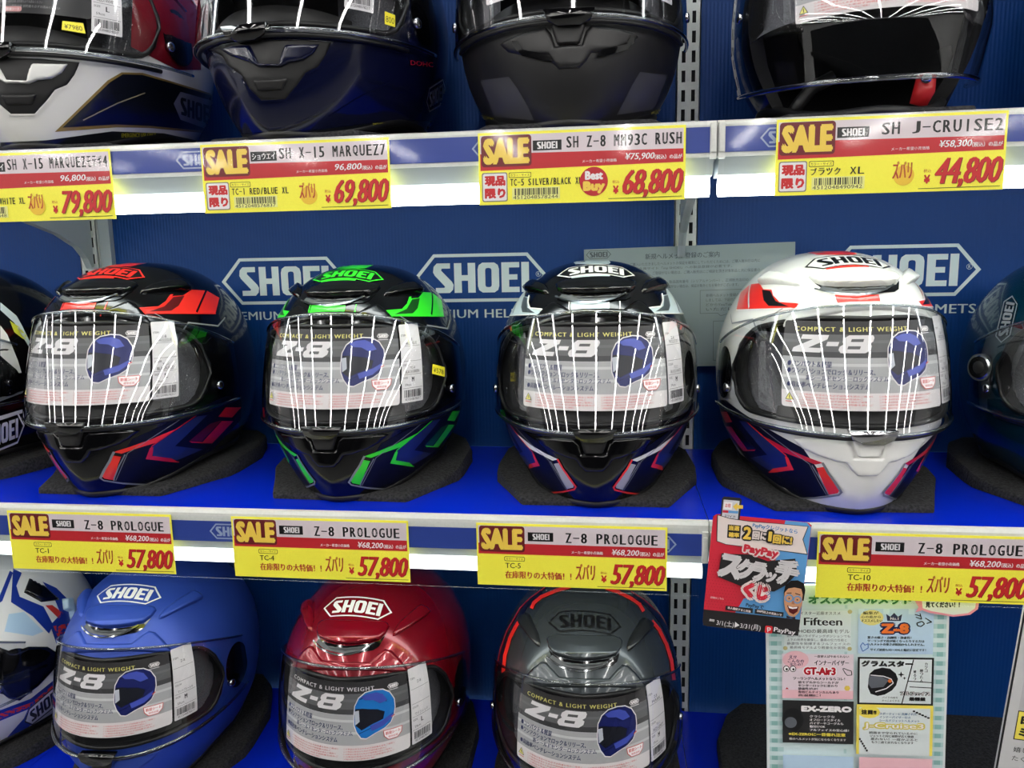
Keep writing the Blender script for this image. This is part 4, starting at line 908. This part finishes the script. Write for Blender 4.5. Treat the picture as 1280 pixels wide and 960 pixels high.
def pink():
    A = at(232, -40, -.008); p = Print(.001); p.rect(0, 0, 62, 110, mat('pink_paper', (226, 176, 178), .6)); k = mat('pink_ink', (190, 110, 116), .6)
    for i in range(24): p.line(4, 5+i*4.3, 58, 5+i*4.3, .8, k)
    o = p.build('pink_leaflet', None, W=62, H=110, thick=.0005); o.location = (A.x-.012, -.006, A.z+.012); o.rotation_euler = (0, math.radians(14), 0); tag(o, 'pink printed leaflet on the panel above the white helmet', 'leaflet')
pink()
def board():
    K = .183/231; p = Print(K); X = lambda x: x/2.744-87; Y = lambda y: y/2.744-125
    bg, tl, tw = mat('gingham_pale', (206, 224, 226), .3), mat('gingham_teal', (138, 186, 184), .3), mat('gingham_mid', (176, 208, 208), .3)
    Wd, H = 231, 400; p.rect(0, 0, Wd, H, bg)
    for i in range(0, 31):
        y = 2+i*13
        p.rect(0, y, 22, y+6.5, tw); p.lv -= 1; p.rect(212, y, Wd, y+6.5, tw)
        p.rect(6, y, 14, y+6.5, tl); p.lv -= 1; p.rect(217, y, 225, y+6.5, tl); p.lv -= 1
        p.rect(101, y, 104.5, y+6.5, tw); p.lv -= 1
    p.lv += 4
    edge = mat('board_edge_white', (222, 228, 230), .3); p.rect(0, 0, 3.2, H, edge); p.rect(Wd-3, 0, Wd, H, edge)
    bx = lambda x0, y0, x1, y1, m: p.rect(X(x0), Y(y0), X(x1), Y(y1), m)
    tx = lambda s, x0, y0, x1, y1, m, o=.02, **k: p.text(s, X(x0), Y(y0), X(x1), Y(y1), m, off=o, **k)
    gr = mat('title_green', (52, 122, 72), .4); tx('オススメヘルメット', 384, 378, 748, 420, mat('title_pale', (190, 226, 200), .4), .14); tx('オススメヘルメット', 388, 382, 744, 416, gr, .05)
    # cell: damask
    bx(293, 432, 546, 600, mat('cell_mint', (204, 222, 222), .35)); bx(302, 440, 537, 592, mat('cell_cream', (216, 226, 226), .35))
    tx('マイスター近藤オススメ', 345, 444, 500, 457, BLK, .0); tx('Fifteen', 372, 468, 507, 498, BLK, .03); tx('SHOEIの最高峰モデル', 345, 512, 532, 528, BLK, .0)
    gk = mat('small_grey_ink', (110, 116, 122), .4)
    for i, s in enumerate(('前傾の強いライディングポジションでも', '上下の視界を確保し、最高の空力性能と', '静粛性を発揮するフルフェイスの', '最高峰モデルより軽量化を実現。')): tx(s, 312+10*(i == 3), 534+i*15, 535-12*(i % 2), 545+i*15, gk, .0)
    for a, b in ((306, 444), (533, 444), (306, 588), (533, 588)): p.ell(X(a), Y(b), 3, 3, mat('gold_scroll', (196, 186, 130), .4), 8)
    # cell: light blue
    lb = mat('cell_blue', (186, 212, 236), .35); bx(562, 432, 820, 606, lb)
    for i in range(6): bx(562+i*43, 432+(i % 2)*40, 583+i*43, 452+(i % 2)*40, mat('cell_blue_light', (202, 224, 240), .35))
    p.ell(X(608), Y(466), 15, 11, mat('burst_yellow', (226, 214, 138), .35), 14); tx('編集が', 578, 442, 632, 454, BLK); tx('心の底から', 572, 458, 640, 468, BLK); tx('オススメしたい', 572, 472, 645, 483, BLK)
    p.poly([(X(662), Y(478)), (X(658), Y(452)), (X(672), Y(462)), (X(685), Y(447)), (X(698), Y(462)), (X(712), Y(452)), (X(708), Y(478))], C('crown_ink', (50, 54, 84), .4)); tx('No.1', 672, 464, 700, 474, WHT)
    nk = mat('ink_navy', (36, 44, 88), .4); tx('Z-8', 634, 482, 742, 532, nk, .14); tx('Z-8', 640, 487, 737, 527, mat('orange_print', (232, 118, 48), .4), .06)
    for i, s in enumerate(('驚きの軽さ・高剛性・静粛性！', 'ツーリングで首が痛くなったりする方は', 'ヘルメットの重さが原因かもしれません。')): tx(s, 594, 537+i*13, 745+45*(i > 0), 547+i*13, BLK, .03)
    tx('サイズ展開もXS〜XXLと幅広い設定です！', 604, 584, 795, 594, BLK, .02)
    p.path([(X(578), Y(596)), (X(570), Y(575)), (X(578), Y(562)), (X(585), Y(572)), (X(596), Y(566)), (X(597), Y(582))], 1.1, mat('heart_blue', (96, 132, 204), .4), True)
    p.path([(X(762), Y(485)), (X(780), Y(478)), (X(788), Y(488)), (X(776), Y(498)), (X(765), Y(495))], 1.4, BLK, True)
    for a, b, c, d in ((755, 452, 775, 458), (772, 448, 778, 470), (758, 462, 778, 470), (790, 465, 812, 480), (795, 486, 812, 480), (798, 470, 812, 482)): p.line(X(a), Y(b), X(c), Y(d), 1.2, BLK)
    # cell: pink
    pk = mat('cell_pink', (236, 186, 196), .35); bx(293, 608, 546, 786, mat('cell_rose', (226, 208, 218), .35)); p.ell(X(342), Y(632), 17, 13, pk, 16); bx(293, 752, 546, 786, pk)
    tx('え!?', 318, 614, 345, 628, nk); tx('こんなの', 314, 630, 372, 643, nk); tx('出たの？', 322, 644, 368, 656, nk)
    tx('一度使えばやめられない', 408, 612, 530, 622, BLK); tx('インナーバイザー', 408, 632, 530, 652, BLK); tx('GT-Air3', 366, 656, 488, 694, WHT, .12); tx('GT-Air3', 370, 659, 484, 691, crim, .05)
    for c_ in (308, 332): p.ell(X(c_), Y(667), 4.2, 4.6, BLK, 14); p.ell(X(c_), Y(667), 3.3, 3.7, WHT, 14); p.ell(X(c_)+.6, Y(669), 1.5, 1.8, BLK, 10)
    p.path([(X(508), Y(664)), (X(516), Y(680)), (X(524), Y(690)), (X(540), Y(688)), (X(538), Y(672)), (X(524), Y(668)), (X(512), Y(662))], 1, BLK, True)
    tx('ツーリングヘルメットならコレ！', 332, 698, 516, 710, BLK, .03)
    for i, s in enumerate(('前モデルからシールドが', 'センターロックに変わり', '静粛性がUP！', '専用ビルドインカムもあり', '高温期に！')): tx(s, 350, 714+i*13, (494, 490, 420, 494, 430)[i], 724+i*13, BLK, .03)
    p.poly([(X(310), Y(740)+(0)), (X(316), Y(748)), (X(304), Y(748))], crim); p.ell(X(524), Y(740), 4, 4, mat('leaf_yellow', (232, 200, 90), .4), 6)
    # cell: framed comic
    bx(560, 616, 822, 804, BLK); bx(567, 623, 815, 796, mat('cell_white', (216, 224, 226), .35)); tx('グラムスター', 572, 628, 752, 654, BLK, .07)
    p.line(X(752), Y(624), X(715), Y(796), 1.4, BLK); p.line(X(735), Y(708), X(815), Y(712), 1.2, BLK); p.line(X(740), Y(730), X(815), Y(733), 1.2, BLK)
    hb = [(598, 700), (602, 680), (618, 664), (645, 656), (672, 660), (692, 678), (700, 700), (694, 725), (680, 745), (655, 762), (630, 768), (606, 760), (596, 735)]
    p.poly([(X(a), Y(b)) for a, b in hb], C('ink_black_gloss', (16, 16, 20))); p.poly([(X(a), Y(b)) for a, b in ((600, 690), (640, 690), (668, 705), (650, 732), (608, 738), (597, 720))], mat('cell_visor_grey', (96, 100, 108), .3)); p.path([(X(a), Y(b)) for a, b in ((604, 686), (650, 690), (676, 700), (684, 716), (660, 738), (622, 752))], 1.3, WHT); p.ell(X(672), Y(708), 2.6, 2.6, mat('orange_print'), 10)
    for a, b, r in ((710, 682, 4.5), (722, 696, 2.4)): p.poly([(X(a), Y(b)-r), (X(a)+r*.25, Y(b)-r*.25), (X(a)+r, Y(b)), (X(a)+r*.25, Y(b)+r*.25), (X(a), Y(b)+r), (X(a)-r*.25, Y(b)+r*.25), (X(a)-r, Y(b)), (X(a)-r*.25, Y(b)-r*.25)], BLK)
    for i, s in enumerate('勝った人'): tx(s, 774, 660+i*13, 786, 671+i*13, BLK)
    for i, s in enumerate('被るっ'): tx(s, 752, 664+i*14, 762, 675+i*14, BLK)
    for i, s in enumerate('カッコ'): tx(s, 790, 634+i*13, 800, 645+i*13, BLK)
    tx('フルフェイス', 706, 746, 812, 764, BLK, .1); tx('フルフェイス', 707, 747, 811, 763, WHT, .02); tx('最軽量', 738, 768, 796, 784, BLK, .06)
    tx('バイクの旅を', 645, 768, 700, 776, BLK); tx('かっこよくする', 645, 780, 705, 788, BLK)
    # cell: dark
    bx(293, 790, 546, 962, C('cell_dark', (34, 34, 36))); p.ell(X(330), Y(868), 14, 17, C('ink_black_gloss')); p.ell(X(322), Y(880), 8, 8, mat('cell_visor_grey')); tx('EX-ZERO', 360, 810, 540, 835, WHT, .08)
    for i, s in enumerate(('クラシックな', 'オフロードスタイル', 'バイザーやゴーグルも', '取付けOK', 'フルフェイスの安心感！')): tx(s, 390, 848+i*13.5, (480, 500, 510, 446, 530)[i], 858+i*13.5, WHT, .03)
    tx('※EX-ZEROに一目惚れ注意', 314, 918, 518, 932, mat('warn_yellow', (232, 214, 80), .4), .04); tx('他のヘルメットが気にならなくなります', 316, 940, 520, 950, WHT, .02)
    # cell: yellow
    ye = mat('cell_yellow', (238, 220, 92), .35); bx(556, 800, 822, 1000, ye); bx(566, 812, 812, 1000, mat('cell_white')); p.ell(X(600), Y(830), 14, 9, ye, 12); tx('注目!!', 572, 820, 626, 840, BLK, .06)
    tk = mat('ink_teal', (40, 96, 140), .4)
    for i, s in enumerate(('スポーティーに洗練された', 'インナーバイザー付き', 'シールドジェットヘルメット')): tx(s, 636, 830+i*13.5, (766, 744, 776)[i], 840+i*13.5, tk, .02)
    tx('J-Cruise3', 576, 868, 796, 902, mat('yellow_outline', (214, 200, 90), .4), .12); tx('J-Cruise3', 582, 872, 790, 898, WHT, .03)
    for i, s in enumerate(('前面まで守られているのに', 'ジェットと同じ視野が広く快適', '蒸れない！一度かぶると', 'もう二度と戻れなくなります')): tx(s, 600+i*3, 906+i*12.5, 770-(i % 2)*14, 916+i*12.5, BLK, .02)
    for i in range(6): p.ell(X(755+i*10), Y(822+i*5), 1.8, 1.3, BLK, 8); p.ell(X(568+i*5), Y(938+i*9), 1.3, 1.8, BLK, 8)
    # below the frame: one more row of the same sheet
    bx(293, 1010, 546, 1160, lb); bx(566, 1010, 822, 1160, pk)
    o = p.build('recommendation_board', None, W=Wd, H=H, thick=.003); A = at(957, 735, -.318); o.location = (A.x, -.3155, -.0740); o.rotation_euler = (0, math.radians(-2.2), 0)
    tag(o, 'tall printed board with teal gingham border and six product panels', 'board')
    q = Print(K); q.poly([(X(748)+(0), Y(392)), (X(770), Y(385)), (X(965), Y(385)), (X(960), Y(425)), (X(935), Y(446)), (X(880), Y(454)), (X(800), Y(440)), (X(775), Y(430)), (X(752), Y(438)), (X(762), Y(418))], mat('bubble_pink', (232, 150, 176), .35))
    q.poly([(X(772), Y(385)), (X(955), Y(385)), (X(950), Y(422)), (X(928), Y(440)), (X(880), Y(447)), (X(805), Y(433)), (X(776), Y(422))], mat('bubble_white', (224, 230, 232), .35)); q.text('見てください！！', X(785), Y(398), X(900), Y(420), BLK, off=.04)
    b = q.build('speech_bubble', o); b.location = (0, -.0085, 0)
board()
def board2():
    A, B = at(1284, 745, -.322), at(1245, 962, -.322); p = Print(.001); ang = math.atan2(A.x-B.x, A.z-B.z)
    p.rect(0, 0, 190, 330, mat('board_pale', (196, 196, 198), .35)); p.rect(0, 0, 2.2, 330, mat('board_black_edge', (30, 30, 34), .4)); p.rect(12, 60, 100, 150, mat('board_panel', (184, 182, 186), .35))
    p.rect(12, 125, 60, 158, BLK); p.rect(13, 126, 60, 157, mat('cell_yellow')); p.text('日本製', 16, 130, 50, 140, BLK, off=.05); p.text('ミラー', 16, 144, 50, 154, BLK, off=.05); p.text('嬉しい装備が', 14, 166, 60, 172, BLK); p.text('たくさん付いて', 14, 176, 66, 182, BLK)
    p.poly([(10, 36), (16, 26), (24, 22), (30, 30), (24, 44), (14, 46)], mat('leaf_green', (72, 104, 66), .5))
    o = p.build('leaning_board', None, W=190, H=330, thick=.003); o.location = (A.x+.001, -.3155, -.0745-.002); o.rotation_euler = (0, ang, 0); tag(o, 'pale board with black left edge cut by the right frame side', 'board')
board2()
def swing():
    k = .0925*.95/655; p = Print(k); an = math.radians(4.4); ca, sa = math.cos(an), math.sin(an)
    L = lambda X, Y: ((X-50)*ca+(Y-140)*sa, -(X-50)*sa+(Y-140)*ca)
    def pl(pts, m): p.poly([L(*q) for q in pts], m)
    def tc(s, cx, cy, w_, h_, m, off=.02, rot=0, **kk): a, b = L(cx, cy); p.text(s, a-w_/2, b-h_/2, a+w_/2, b+h_/2, m, off=off, rot=rot, **kk)
    r_, b_, d_, w_, y_ = mat('tag_red', (208, 48, 66), .35), mat('tag_blue', (96, 158, 214), .35), mat('tag_dark', (42, 40, 42), .35), mat('tag_white', (228, 214, 210), .35), mat('tag_gold', (232, 196, 84), .35)
    p.rr(0, 0, 655, 752, r_, 34); p.poly([(480, 2), (620, 2), (653, 30), (653, 640), (215, 640), (262, 540), (400, 480), (440, 300)], b_)
    for i in range(17):
        for j in range(11):
            x, y = 8+j*20+(i % 2)*10, 300+i*20
            if x < 215: p.poly([(x-4, y), (x, y-4), (x+4, y), (x, y+4)], mat('tag_red_dot', (184, 36, 54), .35)); p.lv -= 1
    p.lv += 1
    p.rr(0, 640, 655, 752, d_, 34); p.rect(0, 640, 655, 690, d_)
    pl([(105, 40), (120, 28), (225, 36), (236, 50), (226, 190), (95, 178)], d_); pl([(116, 48), (222, 56), (214, 176), (106, 168)], mat('tag_screen', (206, 206, 212), .3))
    pl([(120, 62), (175, 66), (172, 112), (116, 108)], WHT); pl([(112, 116), (216, 122), (215, 138), (111, 132)], b_); pl([(112, 116), (150, 118), (149, 134), (111, 132)], r_)
    tc('スワイプ!', 160, 156, 74, 18, d_, rot=.05); pl([(178, 92), (208, 66), (207, 82), (246, 84), (245, 106), (206, 104), (205, 120)], y_); tc('お得', 146, 86, 36, 26, r_)
    ban = [(80, 150), (160, 172), (300, 190), (470, 200), (675, 216), (645, 298), (678, 392), (500, 372), (240, 348), (140, 338), (80, 318)]
    cx_, cy_ = 360, 270; pl([(cx_+(a-cx_)*1.02, cy_+(b-cy_)*1.05) for a, b in ban], d_); pl(ban, w_)
    tc('PayPayクレジットなら', 462, 232, 300, 34, mat('tag_ink_blue', (70, 130, 190), .35), .03, rot=.06)
    pl([(148, 208), (236, 214), (234, 302), (146, 296)], d_); tc('当選', 191, 232, 72, 34, y_, .04); tc('確率', 191, 276, 72, 34, y_, .04)
    for s, cx, cy, a, b in (('2', 280, 262, 56, 84), ('回に', 362, 278, 100, 56), ('1', 430, 280, 24, 64), ('回に!', 512, 300, 128, 60)): tc(s, cx, cy, a+14, b+12, d_, .14); tc(s, cx, cy, a, b, y_ if s != '回に' else w_, .04)
    pl([(110, 395), (300, 400), (420, 440), (600, 420), (618, 520), (540, 600), (470, 640), (330, 640), (90, 552)], d_)
    tc('PayPay', 372, 380, 254, 82, w_, .15, rot=.08); tc('PayPay', 372, 380, 236, 66, r_, .05, rot=.08)
    for s, cx, cy, a, b in (('ス', 172, 480, 168, 166), ('ク', 274, 496, 128, 142), ('ラ', 362, 512, 108, 136), ('ッ', 440, 545, 80, 70), ('チ', 548, 510, 168, 176)): tc(s, cx, cy, a, b, mat('tag_silver', (206, 202, 204), .3), .07, rot=.1)
    for s, cx, cy in (('く', 298, 630), ('じ', 392, 648)): tc(s, cx, cy, 96, 124, w_, .16, rot=.08); tc(s, cx, cy, 78, 104, r_, .07, rot=.08)
    tc('PayPayで', 342, 738, 120, 30, d_, .02, rot=.05); pl([(146, 738), (330, 752), (328, 784), (144, 768)], d_); pl([(345, 754), (536, 772), (534, 802), (343, 786)], d_)
    tc('本人確認すると対象', 238, 762, 160, 18, w_, .04, rot=.07); tc('200円以上の支払いで', 440, 778, 170, 18, w_, .04, rot=.07); tc('※上限あり。詳細はアプリをご確認ください。', 250, 800, 220, 10, d_, rot=.07); tc('キャンペーンの詳細条件をご確認ください', 480, 818, 260, 11, d_, rot=.07)
    tc('詳細はこちら', 86, 688, 90, 14, w_, rot=.03)
    # laughing man in round glasses and bow tie (flat print)
    sk = mat('print_skin', (206, 150, 112), .4); hr = mat('print_hair', (28, 24, 24), .4); 
    pl([(530, 640), (540, 590), (575, 560), (620, 556), (660, 575), (672, 620), (664, 690), (648, 690), (536, 670)], hr)
    pl([(536, 640), (560, 612), (600, 604), (645, 612), (656, 650), (652, 720), (636, 770), (606, 800), (572, 792), (546, 755), (534, 700)], sk)
    for cx, cy in ((568, 676), (622, 684)):
        a, b = L(cx, cy); p.ell(a, b, 29, 27, mat('print_glasses', (104, 150, 196), .35), 18); p.ell(a, b, 20, 18, sk, 16); p.ell(a, b+1, 6, 4, hr, 10)
    p.line(*L(550, 642), *L(582, 640), 5, hr); p.line(*L(606, 642), *L(640, 652), 5, hr); pl([(590, 690), (600, 692), (606, 716), (584, 714)], mat('print_skin_shade', (180, 120, 88), .4))
    pl([(556, 722), (590, 734), (632, 728), (626, 762), (600, 782), (572, 768)], mat('print_mouth', (96, 28, 30), .4)); pl([(564, 726), (592, 735), (626, 731), (620, 742), (592, 746), (570, 740)], WHT)
    pl([(554, 790), (584, 802), (614, 796), (614, 816), (586, 808), (556, 808)], C('print_tie', (52, 40, 50)))
    tc('3/1(土)▶3/31(月)', 236, 868, 300, 46, WHT, .0, rot=.02); tc('期間', 54, 838, 34, 16, WHT, rot=.05); a, b = L(440, 888); p.rr(a-25, b-25, a+25, b+25, mat('tag_logo_red', (214, 44, 52), .35), 8)
    p.path([(a-12, b-12), (a+10, b-10), (a+10, b+2), (a-8, b+4)], 6, WHT); p.line(a-10, b-10, a-4, b+18, 6, WHT); tc('PayPay', 546, 898, 146, 40, WHT, .03, rot=.05)
    o = p.build('promotion_tag', None, W=0.001, H=.001, thick=.0, eps=.00002)
    # card thickness behind the print
    f = MB(); f.prism([(0, -.004*0-.002), (.0878, -.002), (.0878, -.1006), (.001, -.1006)], .00005, .0009, 'y'); c_ = f.build('card', mat('tag_dark'), o)
    A = at(893, 642, -.352); B = at(1013, 655, -.352); s = (B.x-A.x)/(.0925*.95)*1.0; o.location = (A.x-.001, -.352, A.z); o.rotation_euler = (0, math.radians(4.2), 0); o.scale = (s*1.03, 1, s*1.13)
    tag(o, 'red and blue scratch lottery swing tag hung on the middle shelf edge', 'tag')
swing()
